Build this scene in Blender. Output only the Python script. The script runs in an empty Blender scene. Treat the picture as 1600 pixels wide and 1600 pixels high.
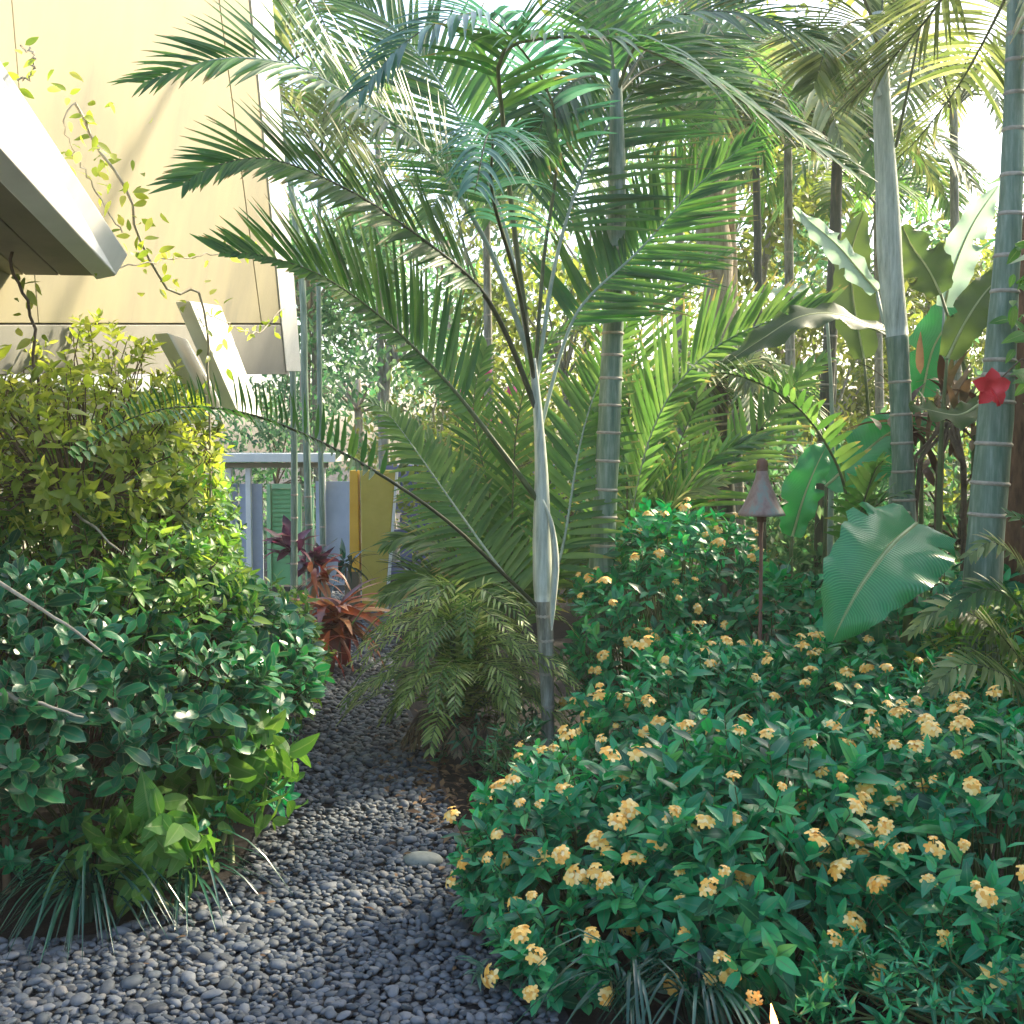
import bpy, math, random
import numpy as np
from mathutils import Vector, Matrix

scene = bpy.context.scene
R = math.radians
# ---------------------------------------------------------------- camera
CAM = np.array([0.0, 0.0, 2.1])
F = 1931.0 / 1600.0
PITCH = math.atan(110.0 / 1931.0)
cam_d = bpy.data.cameras.new("camera")
cam_d.sensor_width = 36.0
cam_d.lens = 36.0 * F
cam_d.clip_start = 0.05
cam_d.clip_end = 2000
cam = bpy.data.objects.new("camera", cam_d)
scene.collection.objects.link(cam)
cam.location = CAM
cam.rotation_euler = (math.pi / 2 - PITCH, 0, 0)
scene.camera = cam

# ---------------------------------------------------------------- world, sun, exposure
SUN_EL, SUN_AZ = 36.0, 52.0        # azimuth measured from +Y (view axis) towards +X (right)
world = bpy.data.worlds.new("World")
scene.world = world
world.use_nodes = True
wn = world.node_tree.nodes
sky = wn.new("ShaderNodeTexSky")
sky.sky_type = 'NISHITA'
sky.sun_disc = False
sky.sun_elevation = R(SUN_EL)
sky.sun_rotation = R(SUN_AZ)
sky.air_density = 1.0
sky.dust_density = 3.0
sky.ozone_density = 1.5
wn["Background"].inputs[1].default_value = 0.15
world.node_tree.links.new(sky.outputs[0], wn["Background"].inputs[0])
sun_d = bpy.data.lights.new("sun", 'SUN')
sun_d.energy = 4.0
sun_d.angle = R(4.0)
sun_d.color = (1.0, 0.86, 0.62)
sun = bpy.data.objects.new("sun", sun_d)
scene.collection.objects.link(sun)
sv = Vector((math.sin(R(SUN_AZ)) * math.cos(R(SUN_EL)), math.cos(R(SUN_AZ)) * math.cos(R(SUN_EL)), math.sin(R(SUN_EL))))
sun.rotation_euler = sv.to_track_quat('Z', 'Y').to_euler()
sun.location = sv * 30
scene.view_settings.view_transform = 'Standard'
scene.view_settings.look = 'None'
scene.view_settings.gamma = 1
scene.view_settings.exposure = 1.82
scene.view_settings.use_curve_mapping = False
scene.cycles.max_bounces = 6
scene.cycles.volume_bounces = 0
scene.cycles.transmission_bounces = 6
scene.cycles.diffuse_bounces = 4
scene.cycles.use_denoising = True

# ---------------------------------------------------------------- helpers
rnd = random.Random(7)
rng = np.random.RandomState(11)
_r = np.array([1.0, 0, 0])
_f = np.array([0, math.cos(PITCH), -math.sin(PITCH)])
_u = np.array([0, math.sin(PITCH), math.cos(PITCH)])


def P(px, py, d):
    """a point seen at photo pixel (px, py) whose world y-distance is d metres"""
    v = _r * (px - 800) / 1931.0 + _u * (800 - py) / 1931.0 + _f
    return CAM + v * (d / v[1])


def unit(v):
    v = np.asarray(v, float)
    n = np.linalg.norm(v)
    return v / n if n > 1e-9 else np.array([0, 0, 1.0])


def link(o, parent=None):
    scene.collection.objects.link(o)
    if parent is not None:
        o.parent = parent
    return o


def tag(o, label=None, cat=None, group=None, kind=None):
    if label: o["label"] = label
    if cat: o["category"] = cat
    if group: o["group"] = group
    if kind: o["kind"] = kind
    return o


def thing(name, loc, label, cat, group=None):
    o = bpy.data.objects.new(name, None)
    o.empty_display_size = 0.1
    link(o)
    o.location = Vector([float(x) for x in loc])
    return tag(o, label, cat, group)


def make_mesh(name, V, Q, UV=None, smooth=True):
    me = bpy.data.meshes.new(name)
    V = np.asarray(V, np.float32); Q = np.asarray(Q, np.int32)
    me.vertices.add(len(V)); me.vertices.foreach_set("co", V.ravel())
    me.loops.add(Q.size); me.loops.foreach_set("vertex_index", Q.ravel())
    me.polygons.add(len(Q))
    me.polygons.foreach_set("loop_start", np.arange(0, Q.size, 4, dtype=np.int32))
    if UV is not None:
        ul = me.uv_layers.new(name="UVMap")
        ul.data.foreach_set("uv", np.asarray(UV, np.float32)[Q.ravel()].ravel())
    me.update(calc_edges=True)
    me.polygons.foreach_set("use_smooth", np.full(len(Q), smooth))
    me.validate()
    return me


class MB:
    """collects quads and links them as one mesh object"""
    def __init__(s): s.V, s.Q, s.U, s.n = [], [], [], 0

    def add(s, V, Q, U=None):
        V = np.asarray(V, float); Q = np.asarray(Q, int)
        if U is None: U = np.zeros((len(V), 2))
        s.V.append(V); s.Q.append(Q + s.n); s.U.append(np.asarray(U, float)); s.n += len(V)

    def batch(s, var, M, pos):
        """var = (V,Q,U); M (n,3,3) columns = axes incl. scale; pos (n,3)"""
        V, Q, U = var
        if len(pos) == 0: return
        W = np.einsum('nij,vj->nvi', M, V) + pos[:, None, :]
        k, nv = len(pos), len(V)
        QQ = (Q[None] + (np.arange(k) * nv)[:, None, None]).reshape(-1, 4)
        s.V.append(W.reshape(-1, 3)); s.Q.append(QQ + s.n); s.U.append(np.tile(U, (k, 1))); s.n += k * nv

    def tube(s, pts, rad, seg=8, cap=True):
        pts = np.asarray(pts, float); m = len(pts)
        rad = np.full(m, rad) if np.isscalar(rad) else np.asarray(rad, float)
        T = np.gradient(pts, axis=0)
        T /= np.linalg.norm(T, axis=1)[:, None] + 1e-12
        ref = np.array([0, 1.0, 0]) if abs(T[0][1]) < 0.9 else np.array([1.0, 0, 0])
        A = np.cross(T, ref); A /= np.linalg.norm(A, axis=1)[:, None] + 1e-12
        B = np.cross(T, A)
        th = np.linspace(0, 2 * math.pi, seg, endpoint=False)
        V = pts[:, None, :] + rad[:, None, None] * (np.cos(th)[None, :, None] * A[:, None, :] + np.sin(th)[None, :, None] * B[:, None, :])
        ln = np.concatenate([[0], np.cumsum(np.linalg.norm(np.diff(pts, axis=0), axis=1))])
        U = np.stack([np.tile(th / 6.283, (m, 1)), np.tile(ln[:, None], (1, seg))], -1)
        i = np.arange(m - 1)[:, None] * seg; j = np.arange(seg)[None, :]; j2 = (j + 1) % seg
        Q = np.stack([i + j, i + j2, i + seg + j2, i + seg + j], -1).reshape(-1, 4)
        s.add(V.reshape(-1, 3), Q, U.reshape(-1, 2))
        if cap and seg % 2 == 0:
            for e in (0, m - 1):
                o = e * seg
                h = [[o + k, o + k + 1, o + seg - 2 - k, o + seg - 1 - k] for k in range(seg // 2 - 1)]
                s.Q.append(np.array(h) + s.n - m * seg)

    def box(s, c, size, M=None):
        c = np.asarray(c, float); h = np.asarray(size, float) / 2
        V = np.array([[x, y, z] for x in (-1, 1) for y in (-1, 1) for z in (-1, 1)]) * h
        if M is not None: V = V @ np.asarray(M).T
        Q = [[0, 1, 3, 2], [4, 6, 7, 5], [0, 4, 5, 1], [2, 3, 7, 6], [0, 2, 6, 4], [1, 5, 7, 3]]
        s.add(V + c, Q)

    def slab(s, quad, thick):
        """quad: 4 points; extruded by the vector thick"""
        a = np.asarray(quad, float); b = a + np.asarray(thick, float)
        s.add(np.concatenate([a, b]), [[0, 1, 2, 3], [7, 6, 5, 4], [0, 4, 5, 1], [1, 5, 6, 2], [2, 6, 7, 3], [3, 7, 4, 0]])

    def build(s, name, mat, parent=None, smooth=True, bevel=0, kind=None, label=None):
        V = np.concatenate(s.V); Q = np.concatenate(s.Q); U = np.concatenate(s.U)
        if parent is not None:
            V = V - np.array(world_loc(parent))
        me = make_mesh(name, V, Q, U, smooth)
        me.materials.append(mat)
        o = bpy.data.objects.new(name, me)
        link(o, parent)
        if bevel:
            md = o.modifiers.new("bevel", 'BEVEL'); md.width = bevel; md.segments = 2
        if kind: o["kind"] = kind
        if label: o["label"] = label
        return o


def world_loc(o):
    v = Vector((0, 0, 0))
    while o is not None:
        v = v + o.location; o = o.parent
    return v


def catmull(pts, n):
    pts = np.asarray(pts, float)
    if len(pts) == 2:
        t = np.linspace(0, 1, n)[:, None]
        return pts[0] * (1 - t) + pts[1] * t
    p = np.concatenate([[2 * pts[0] - pts[1]], pts, [2 * pts[-1] - pts[-2]]])
    m = len(pts) - 1
    out = []
    for t in np.linspace(0, m - 1e-6, n):
        i = int(t); u = t - i
        a, b, c, d = p[i], p[i + 1], p[i + 2], p[i + 3]
        out.append(0.5 * (2 * b + (c - a) * u + (2 * a - 5 * b + 4 * c - d) * u * u + (3 * b - a - 3 * c + d) * u ** 3))
    out = np.array(out)
    # even spacing
    L = np.concatenate([[0], np.cumsum(np.linalg.norm(np.diff(out, axis=0), axis=1))])
    s = np.linspace(0, L[-1], n)
    return np.stack([np.interp(s, L, out[:, k]) for k in range(3)], -1)


# ---------------------------------------------------------------- materials
def new_mat(name):
    m = bpy.data.materials.new(name); m.use_nodes = True
    nt = m.node_tree
    return m, nt, nt.nodes["Principled BSDF"], nt.nodes["Material Output"]


def ramp(nt, fac, cols):
    r = nt.nodes.new("ShaderNodeValToRGB")
    el = r.color_ramp.elements
    while len(el) < len(cols): el.new(0.5)
    for e, (p, c) in zip(el, cols): e.position = p; e.color = (*c, 1)
    nt.links.new(fac, r.inputs[0])
    return r.outputs[0]


def math_node(nt, op, a, b=None):
    n = nt.nodes.new("ShaderNodeMath"); n.operation = op
    for i, v in enumerate((a, b)):
        if v is None: continue
        if isinstance(v, (int, float)): n.inputs[i].default_value = v
        else: nt.links.new(v, n.inputs[i])
    return n.outputs[0]


def mix_col(nt, fac, a, b, mode='MIX'):
    n = nt.nodes.new("ShaderNodeMix"); n.data_type = 'RGBA'; n.blend_type = mode
    for sock, v in ((n.inputs[0], fac), (n.inputs[6], a), (n.inputs[7], b)):
        if isinstance(v, (int, float)): sock.default_value = v
        elif isinstance(v, tuple): sock.default_value = (*v, 1)
        else: nt.links.new(v, sock)
    return n.outputs[2]


def leaf_mat(name, cols, rough=0.42, trans=0.35, rib=None, ribw=0.06, edge=None, veins=0.0, spec=0.5, tip=None, edgew=1.0, hue=0.478):
    """leaf surface: colour differs from leaf to leaf, a pale midrib and edge, light passes through"""
    m, nt, b, out = new_mat(name)
    geo = nt.nodes.new("ShaderNodeNewGeometry"); oi = nt.nodes.new("ShaderNodeObjectInfo")
    f = math_node(nt, 'FRACT', math_node(nt, 'ADD', geo.outputs["Random Per Island"], oi.outputs["Random"]))
    tc = nt.nodes.new("ShaderNodeTexCoord"); nz = nt.nodes.new("ShaderNodeTexNoise")
    nz.inputs["Scale"].default_value = 9; nt.links.new(geo.outputs["Position"], nz.inputs["Vector"])
    f2 = math_node(nt, 'ADD', math_node(nt, 'MULTIPLY', f, 0.8), math_node(nt, 'MULTIPLY', math_node(nt, 'SUBTRACT', nz.outputs[0], 0.35), 0.6))
    n = len(cols)
    col = ramp(nt, f2, [(i / (n - 1) if n > 1 else 0, c) for i, c in enumerate(cols)])
    uvn = nt.nodes.new("ShaderNodeSeparateXYZ"); nt.links.new(tc.outputs["UV"], uvn.inputs[0])
    off = math_node(nt, 'ABSOLUTE', math_node(nt, 'SUBTRACT', uvn.outputs[0], 0.5))
    if edge is not None:
        e = math_node(nt, 'GREATER_THAN', math_node(nt, 'ADD', off, math_node(nt, 'MULTIPLY', nz.outputs[0], 0.28)), 0.56)
        col = mix_col(nt, math_node(nt, 'MULTIPLY', e, edgew), col, edge)
    if rib is not None:
        e = math_node(nt, 'LESS_THAN', off, ribw)
        col = mix_col(nt, math_node(nt, 'MULTIPLY', e, 0.7), col, rib)
    if tip is not None:
        e = math_node(nt, 'GREATER_THAN', math_node(nt, 'ADD', uvn.outputs[1], math_node(nt, 'MULTIPLY', f, 0.3)), 1.08)
        col = mix_col(nt, math_node(nt, 'MULTIPLY', e, 0.7), col, tip)
    if veins:
        w = nt.nodes.new("ShaderNodeTexWave"); w.wave_type = 'BANDS'; w.bands_direction = 'Y'
        cv = nt.nodes.new("ShaderNodeCombineXYZ")
        nt.links.new(math_node(nt, 'SUBTRACT', uvn.outputs[1], math_node(nt, 'MULTIPLY', off, 0.35)), cv.inputs[1])
        nt.links.new(cv.outputs[0], w.inputs["Vector"]); w.inputs["Scale"].default_value = veins
        w.inputs["Distortion"].default_value = 0.6
        bp = nt.nodes.new("ShaderNodeBump"); bp.inputs["Strength"].default_value = 0.35; bp.inputs["Distance"].default_value = 0.01
        nt.links.new(w.outputs["Fac"], bp.inputs["Height"]); nt.links.new(bp.outputs[0], b.inputs["Normal"])
        col = mix_col(nt, math_node(nt, 'MULTIPLY', w.outputs["Fac"], 0.25), col, tuple(min(1, c * 1.8 + .01) for c in cols[-1]))
    nt.links.new(col, b.inputs["Base Color"])
    b.inputs["Roughness"].default_value = rough
    b.inputs["Specular IOR Level"].default_value = spec
    tr = nt.nodes.new("ShaderNodeBsdfTranslucent")
    hs = nt.nodes.new("ShaderNodeHueSaturation"); hs.inputs["Hue"].default_value = hue; hs.inputs["Saturation"].default_value = 1.1
    hs.inputs["Value"].default_value = 2.6; nt.links.new(col, hs.inputs["Color"]); nt.links.new(hs.outputs[0], tr.inputs[0])
    mx = nt.nodes.new("ShaderNodeMixShader"); mx.inputs[0].default_value = trans
    nt.links.new(b.outputs[0], mx.inputs[1]); nt.links.new(tr.outputs[0], mx.inputs[2]); nt.links.new(mx.outputs[0], out.inputs[0])
    return m


def solid_mat(name, c1, c2, scale=4.0, rough=0.7, bump=0.2, stretch=(1, 1, 1), detail=6, dist=0.01, spec=0.4, cols=None, coord="Object"):
    m, nt, b, out = new_mat(name)
    tc = nt.nodes.new("ShaderNodeTexCoord"); mp = nt.nodes.new("ShaderNodeMapping")
    mp.inputs["Scale"].default_value = stretch
    nt.links.new(tc.outputs[coord], mp.inputs[0])
    nz = nt.nodes.new("ShaderNodeTexNoise"); nz.inputs["Scale"].default_value = scale; nz.inputs["Detail"].default_value = detail
    nz.inputs["Roughness"].default_value = 0.65
    nt.links.new(mp.outputs[0], nz.inputs["Vector"])
    col = ramp(nt, nz.outputs[0], cols or [(0.32, c1), (0.68, c2)])
    nt.links.new(col, b.inputs["Base Color"])
    b.inputs["Roughness"].default_value = rough; b.inputs["Specular IOR Level"].default_value = spec
    if bump:
        bp = nt.nodes.new("ShaderNodeBump"); bp.inputs["Strength"].default_value = bump; bp.inputs["Distance"].default_value = dist
        nt.links.new(nz.outputs[0], bp.inputs["Height"]); nt.links.new(bp.outputs[0], b.inputs["Normal"])
    return m


def random_mat(name, cols, rough=0.6, scale=30, bump=0.2):
    """colour differs from piece to piece"""
    m, nt, b, out = new_mat(name)
    geo = nt.nodes.new("ShaderNodeNewGeometry"); oi = nt.nodes.new("ShaderNodeObjectInfo")
    f = math_node(nt, 'FRACT', math_node(nt, 'ADD', geo.outputs["Random Per Island"], oi.outputs["Random"]))
    nz = nt.nodes.new("ShaderNodeTexNoise"); nz.inputs["Scale"].default_value = scale; nt.links.new(geo.outputs["Position"], nz.inputs["Vector"])
    f2 = math_node(nt, 'ADD', math_node(nt, 'MULTIPLY', f, 0.85), math_node(nt, 'MULTIPLY', nz.outputs[0], 0.2))
    n = len(cols)
    nt.links.new(ramp(nt, f2, [(i / (n - 1), c) for i, c in enumerate(cols)]), b.inputs["Base Color"])
    b.inputs["Roughness"].default_value = rough
    bp = nt.nodes.new("ShaderNodeBump"); bp.inputs["Strength"].default_value = bump; bp.inputs["Distance"].default_value = 0.005
    nt.links.new(nz.outputs[0], bp.inputs["Height"]); nt.links.new(bp.outputs[0], b.inputs["Normal"])
    return m


M = {}
M['palm'] = leaf_mat('palm_leaf', [(0.016, 0.075, 0.022), (0.035, 0.125, 0.03), (0.09, 0.2, 0.045)], 0.4, 0.36, tip=(0.2, 0.15, 0.06))
M['palm_light'] = leaf_mat('palm_leaf_light', [(0.03, 0.10, 0.022), (0.065, 0.17, 0.04), (0.15, 0.26, 0.07)], 0.42, 0.38, tip=(0.3, 0.24, 0.08))
M['palm_teal'] = leaf_mat('palm_leaf_glossy', [(0.02, 0.08, 0.05), (0.05, 0.15, 0.10), (0.12, 0.24, 0.17)], 0.28, 0.25)
M['fern_leaf'] = leaf_mat('fern_leaf', [(0.05, 0.11, 0.025), (0.14, 0.24, 0.05), (0.3, 0.4, 0.12), (0.5, 0.55, 0.28)], 0.45, 0.3)
M['palm_olive'] = leaf_mat('palm_leaf_olive', [(0.05, 0.09, 0.025), (0.14, 0.2, 0.06), (0.34, 0.38, 0.16)], 0.45, 0.3, tip=(0.3, 0.22, 0.1))
M['flower_leaf'] = leaf_mat('crossandra_leaf', [(0.002, 0.06, 0.025), (0.006, 0.14, 0.06), (0.014, 0.24, 0.10), (0.04, 0.36, 0.13), (0.14, 0.42, 0.12)], 0.36, 0.2, rib=(0.07, 0.22, 0.1), ribw=0.05, spec=0.55)
M['dark_leaf'] = leaf_mat('dark_variegated_leaf', [(0.002, 0.045, 0.02), (0.007, 0.10, 0.045), (0.02, 0.18, 0.07), (0.07, 0.24, 0.07)], 0.3, 0.15, rib=(0.07, 0.14, 0.06), ribw=0.05, edge=(0.3, 0.36, 0.18), spec=0.5, edgew=0.35)
M['light_leaf'] = leaf_mat('pale_green_leaf', [(0.02, 0.13, 0.02), (0.06, 0.2, 0.03), (0.13, 0.25, 0.05)], 0.38, 0.3, rib=(0.2, 0.3, 0.09), ribw=0.04, veins=12)
M['olive_leaf'] = leaf_mat('olive_leaf', [(0.01, 0.08, 0.02), (0.05, 0.17, 0.03), (0.13, 0.27, 0.045), (0.3, 0.38, 0.08)], 0.42, 0.35, rib=(0.2, 0.25, 0.08), ribw=0.04)
M['vine_leaf'] = leaf_mat('vine_leaf', [(0.10, 0.16, 0.025), (0.2, 0.26, 0.04), (0.38, 0.40, 0.10)], 0.45, 0.45, hue=0.492)
M['tree_leaf'] = leaf_mat('tree_leaf', [(0.04, 0.08, 0.02), (0.10, 0.15, 0.03), (0.2, 0.22, 0.06)], 0.5, 0.5)
M['tree_leaf_cool'] = leaf_mat('tree_leaf_cool', [(0.03, 0.10, 0.05), (0.07, 0.17, 0.08), (0.15, 0.24, 0.11)], 0.5, 0.45)
M['banana'] = leaf_mat('banana_leaf', [(0.03, 0.2, 0.075), (0.045, 0.26, 0.09), (0.08, 0.32, 0.11)], 0.26, 0.14, rib=(0.25, 0.3, 0.12), ribw=0.022, veins=22, spec=0.55)
M['banana_olive'] = leaf_mat('banana_leaf_olive', [(0.03, 0.07, 0.02), (0.07, 0.12, 0.03)], 0.4, 0.35, rib=(0.25, 0.26, 0.12), ribw=0.02, veins=22)
M['banana_pale'] = leaf_mat('banana_leaf_pale', [(0.2, 0.3, 0.22), (0.3, 0.4, 0.31)], 0.3, 0.35, rib=(0.4, 0.45, 0.3), ribw=0.02, veins=22)
M['ti_leaf'] = leaf_mat('ti_leaf', [(0.06, 0.015, 0.01), (0.16, 0.03, 0.012), (0.3, 0.08, 0.025), (0.4, 0.22, 0.10), (0.12, 0.14, 0.04)], 0.35, 0.12)
M['croton_leaf'] = leaf_mat('croton_leaf', [(0.02, 0.006, 0.012), (0.06, 0.015, 0.035), (0.14, 0.04, 0.06), (0.03, 0.07, 0.035)], 0.35, 0.25)
M['brom_leaf'] = leaf_mat('dry_leaf', [(0.03, 0.018, 0.01), (0.09, 0.05, 0.025), (0.24, 0.17, 0.09), (0.06, 0.09, 0.03)], 0.6, 0.1)
M['strap'] = leaf_mat('strap_leaf', [(0.006, 0.04, 0.02), (0.012, 0.07, 0.04), (0.05, 0.15, 0.09)], 0.25, 0.12, spec=0.7)
M['petal'] = random_mat('yellow_petal', [(0.82, 0.33, 0.035), (0.88, 0.48, 0.08), (0.92, 0.62, 0.17), (0.93, 0.74, 0.36)], 0.55)
M['red_petal'] = random_mat('red_petal', [(0.75, 0.015, 0.03), (0.8, 0.05, 0.06)], 0.45)
M['pink_petal'] = random_mat('pink_petal', [(0.7, 0.02, 0.2), (0.8, 0.1, 0.3)], 0.5)
M['stem'] = solid_mat('green_stem', (0.06, 0.10, 0.03), (0.14, 0.17, 0.06), 8, 0.5)
M['twig'] = solid_mat('brown_twig', (0.06, 0.04, 0.02), (0.18, 0.13, 0.08), 12, 0.8, 0.4)
M['pale_twig'] = solid_mat('pale_branch', (0.22, 0.19, 0.13), (0.5, 0.45, 0.34), 14, 0.7, 0.4)
M['rachis'] = solid_mat('frond_rachis', (0.05, 0.075, 0.03), (0.12, 0.15, 0.06), 8, 0.45)
M['rachis_pale'] = solid_mat('frond_stalk_bluish', (0.2, 0.28, 0.22), (0.4, 0.48, 0.38), 8, 0.4)
M['rachis_dark'] = solid_mat('frond_stalk_dark', (0.02, 0.028, 0.012), (0.06, 0.07, 0.03), 8, 0.4)
M['trunk_green'] = solid_mat('ringed_green_trunk', None, None, 5, 0.45, 0.25, (6, 6, 0.7), cols=[(0.25, (0.06, 0.12, 0.08)), (0.48, (0.14, 0.22, 0.155)), (0.65, (0.27, 0.34, 0.27)), (0.8, (0.46, 0.5, 0.43))])
M['trunk_pale'] = solid_mat('pale_crownshaft', None, None, 7, 0.6, 0.6, (5, 5, 0.45), cols=[(0.25, (0.16, 0.19, 0.14)), (0.42, (0.4, 0.44, 0.36)), (0.6, (0.6, 0.63, 0.54)), (0.75, (0.74, 0.74, 0.64))])
M['trunk_dark'] = solid_mat('dark_ringed_trunk', None, None, 5, 0.6, 0.3, (6, 6, 0.8), cols=[(0.25, (0.02, 0.035, 0.022)), (0.55, (0.07, 0.08, 0.05)), (0.8, (0.2, 0.15, 0.10))])
M['young_trunk'] = solid_mat('grey_fibrous_trunk', None, None, 6, 0.85, 0.6, (5, 5, .8), dist=0.02, cols=[(0.28, (0.09, 0.09, 0.07)), (0.5, (0.26, 0.26, 0.21)), (0.75, (0.5, 0.49, 0.42))])
M['ring'] = solid_mat('leaf_scar', (0.28, 0.24, 0.19), (0.5, 0.44, 0.36), 20, 0.8, 0.4)
M['bark'] = solid_mat('flaky_bark', None, None, 5, 0.85, 0.8, (4, 4, 0.6), dist=0.03, cols=[(0.3, (0.16, 0.1, 0.06)), (0.5, (0.4, 0.33, 0.25)), (0.7, (0.62, 0.56, 0.46))])
M['brown_bark'] = solid_mat('brown_bark', (0.06, 0.03, 0.015), (0.25, 0.13, 0.07), 6, 0.85, 0.7, (4, 4, 0.8), dist=0.02)
M['wall_yellow'] = solid_mat('yellow_painted_panel', None, None, 1.6, 0.75, 0.12, (1, 1, .35), detail=9, cols=[(0.25, (0.19, 0.185, 0.14)), (0.4, (0.28, 0.255, 0.17)), (0.6, (0.33, 0.295, 0.185)), (0.8, (0.31, 0.285, 0.21))])
M['wall_shade_grey'] = solid_mat('shaded_cream_panel', (0.20, 0.198, 0.175), (0.26, 0.255, 0.22), 1.5, 0.75, 0.1)  # grey tone stands in for the shade low on the yellow wall
M['rib_yellow'] = solid_mat('pale_midrib', (0.34, 0.4, 0.16), (0.5, 0.52, 0.26), 10, 0.4)
M['trim_white'] = solid_mat('white_painted_board', (0.7, 0.69, 0.64), (0.84, 0.83, 0.78), 2.5, 0.55, 0.06)
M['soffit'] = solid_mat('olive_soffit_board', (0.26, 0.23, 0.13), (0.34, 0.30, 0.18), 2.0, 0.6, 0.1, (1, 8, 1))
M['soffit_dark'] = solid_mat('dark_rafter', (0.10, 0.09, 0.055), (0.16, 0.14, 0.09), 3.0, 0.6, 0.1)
M['olive_paint'] = solid_mat('olive_yellow_paint', (0.46, 0.35, 0.05), (0.56, 0.44, 0.09), 3, 0.6, 0.05)
M['orange_paint'] = solid_mat('orange_yellow_paint', (0.72, 0.38, 0.03), (0.8, 0.46, 0.05), 3, 0.5, 0.05)
M['blue_paint'] = solid_mat('pale_blue_paint', (0.36, 0.42, 0.52), (0.46, 0.52, 0.62), 3, 0.6, 0.05)
M['green_paint'] = solid_mat('mint_green_paint', (0.14, 0.42, 0.16), (0.2, 0.5, 0.22), 3, 0.5, 0.05)
M['green_pale'] = solid_mat('pale_green_frame', (0.3, 0.6, 0.3), (0.38, 0.66, 0.36), 3, 0.5, 0.05)
M['blue_stone'] = random_mat('blue_stone_block', [(0.05, 0.06, 0.14), (0.09, 0.11, 0.24), (0.14, 0.16, 0.3)], 0.8, 8, 0.5)
M['soil'] = solid_mat('dark_soil', (0.004, 0.0035, 0.0025), (0.014, 0.010, 0.007), 6, 0.95, 0.8, dist=0.03)
M['bed'] = solid_mat('gravel_bed', (0.018, 0.02, 0.026), (0.05, 0.055, 0.065), 40, 0.9, 0.8)
M['pebble'] = random_mat('river_pebble', [(0.014, 0.022, 0.030), (0.04, 0.056, 0.072), (0.08, 0.10, 0.12), (0.15, 0.165, 0.18), (0.08, 0.092, 0.10), (0.03, 0.04, 0.052), (0.27, 0.26, 0.24)], 0.72, 40, 0.35)
M['copper'] = solid_mat('weathered_copper', None, None, 5, 0.55, 0.25, (3, 3, 1.2), cols=[(0.3, (0.2, 0.12, 0.10)), (0.5, (0.3, 0.21, 0.19)), (0.62, (0.22, 0.27, 0.24)), (0.8, (0.36, 0.27, 0.24))])
M['copper_dark'] = solid_mat('brown_metal_pole', (0.10, 0.045, 0.03), (0.18, 0.085, 0.055), 8, 0.55, 0.15)
M['litter'] = random_mat('fallen_leaf', [(0.03, 0.015, 0.008), (0.08, 0.04, 0.015), (0.18, 0.11, 0.05)], 0.8)


# ---------------------------------------------------------------- leaf shapes (unit length along +Y, width along X)
def leaf_variant(w, rows=5, fold=0.12, curl=0.15, shape='ovate', wave=0.0, seed=0):
    rr = np.random.RandomState(seed)
    V, U = [], []
    for i in range(rows + 1):
        t = i / rows
        if shape == 'ovate': prof = math.sin(math.pi * min(1, t ** 0.75)) ** 0.8
        elif shape == 'obovate': prof = math.sin(math.pi * t ** 1.35) ** 0.6
        elif shape == 'lance': prof = math.sin(math.pi * min(1, t ** 0.6)) ** 0.9
        elif shape == 'strap': prof = min(1, 6 * t + 0.3) * min(1, (1 - t) * 2.2 + 0.02)
        prof = max(prof, 0.035)
        hw = w * 0.5 * prof
        z = -curl * t * t + wave * (rr.rand() - .5)
        for k, sx in enumerate((-1, 0, 1)):
            V.append((sx * hw, t, z + abs(sx) * hw * fold * 2 + wave * (rr.rand() - .5) * abs(sx)))
            U.append((k / 2, t))
    Q = [[i * 3 + k, i * 3 + k + 1, i * 3 + k + 4, i * 3 + k + 3] for i in range(rows) for k in (0, 1)]
    return np.array(V), np.array(Q), np.array(U)


LV = {
    'ovate': [leaf_variant(.42, 5, .12, c, 'ovate', .03, i) for i, c in enumerate((.05, .15, .28, .4))],
    'lance': [leaf_variant(.26, 5, .15, c, 'lance', .03, i) for i, c in enumerate((.1, .2, .35))],
    'obovate': [leaf_variant(.5, 5, .1, c, 'obovate', .03, i) for i, c in enumerate((0.0, .12, .25))],
    'broad': [leaf_variant(.5, 6, .08, c, 'ovate', .04, i) for i, c in enumerate((.2, .35, .5))],
    'tiny': [leaf_variant(.45, 2, .1, .2, 'ovate', 0, 1), leaf_variant(.35, 2, .1, .1, 'ovate', 0, 2)],
    'arch': [leaf_variant(.2, 7, .12, c, 'lance', .03, i) for i, c in enumerate((.45, .75, 1.0))],
    'strap': [leaf_variant(.16, 7, .1, c, 'lance', .02, i) for i, c in enumerate((.3, .5))],
}


def frames(dirs, norms):
    """columns X,Y,Z with Y = dir and Z near norm"""
    Y = dirs / (np.linalg.norm(dirs, axis=1)[:, None] + 1e-9)
    X = np.cross(Y, norms); X /= np.linalg.norm(X, axis=1)[:, None] + 1e-9
    Z = np.cross(X, Y)
    return np.stack([X, Y, Z], -1)


_mesh_cache = {}


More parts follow.
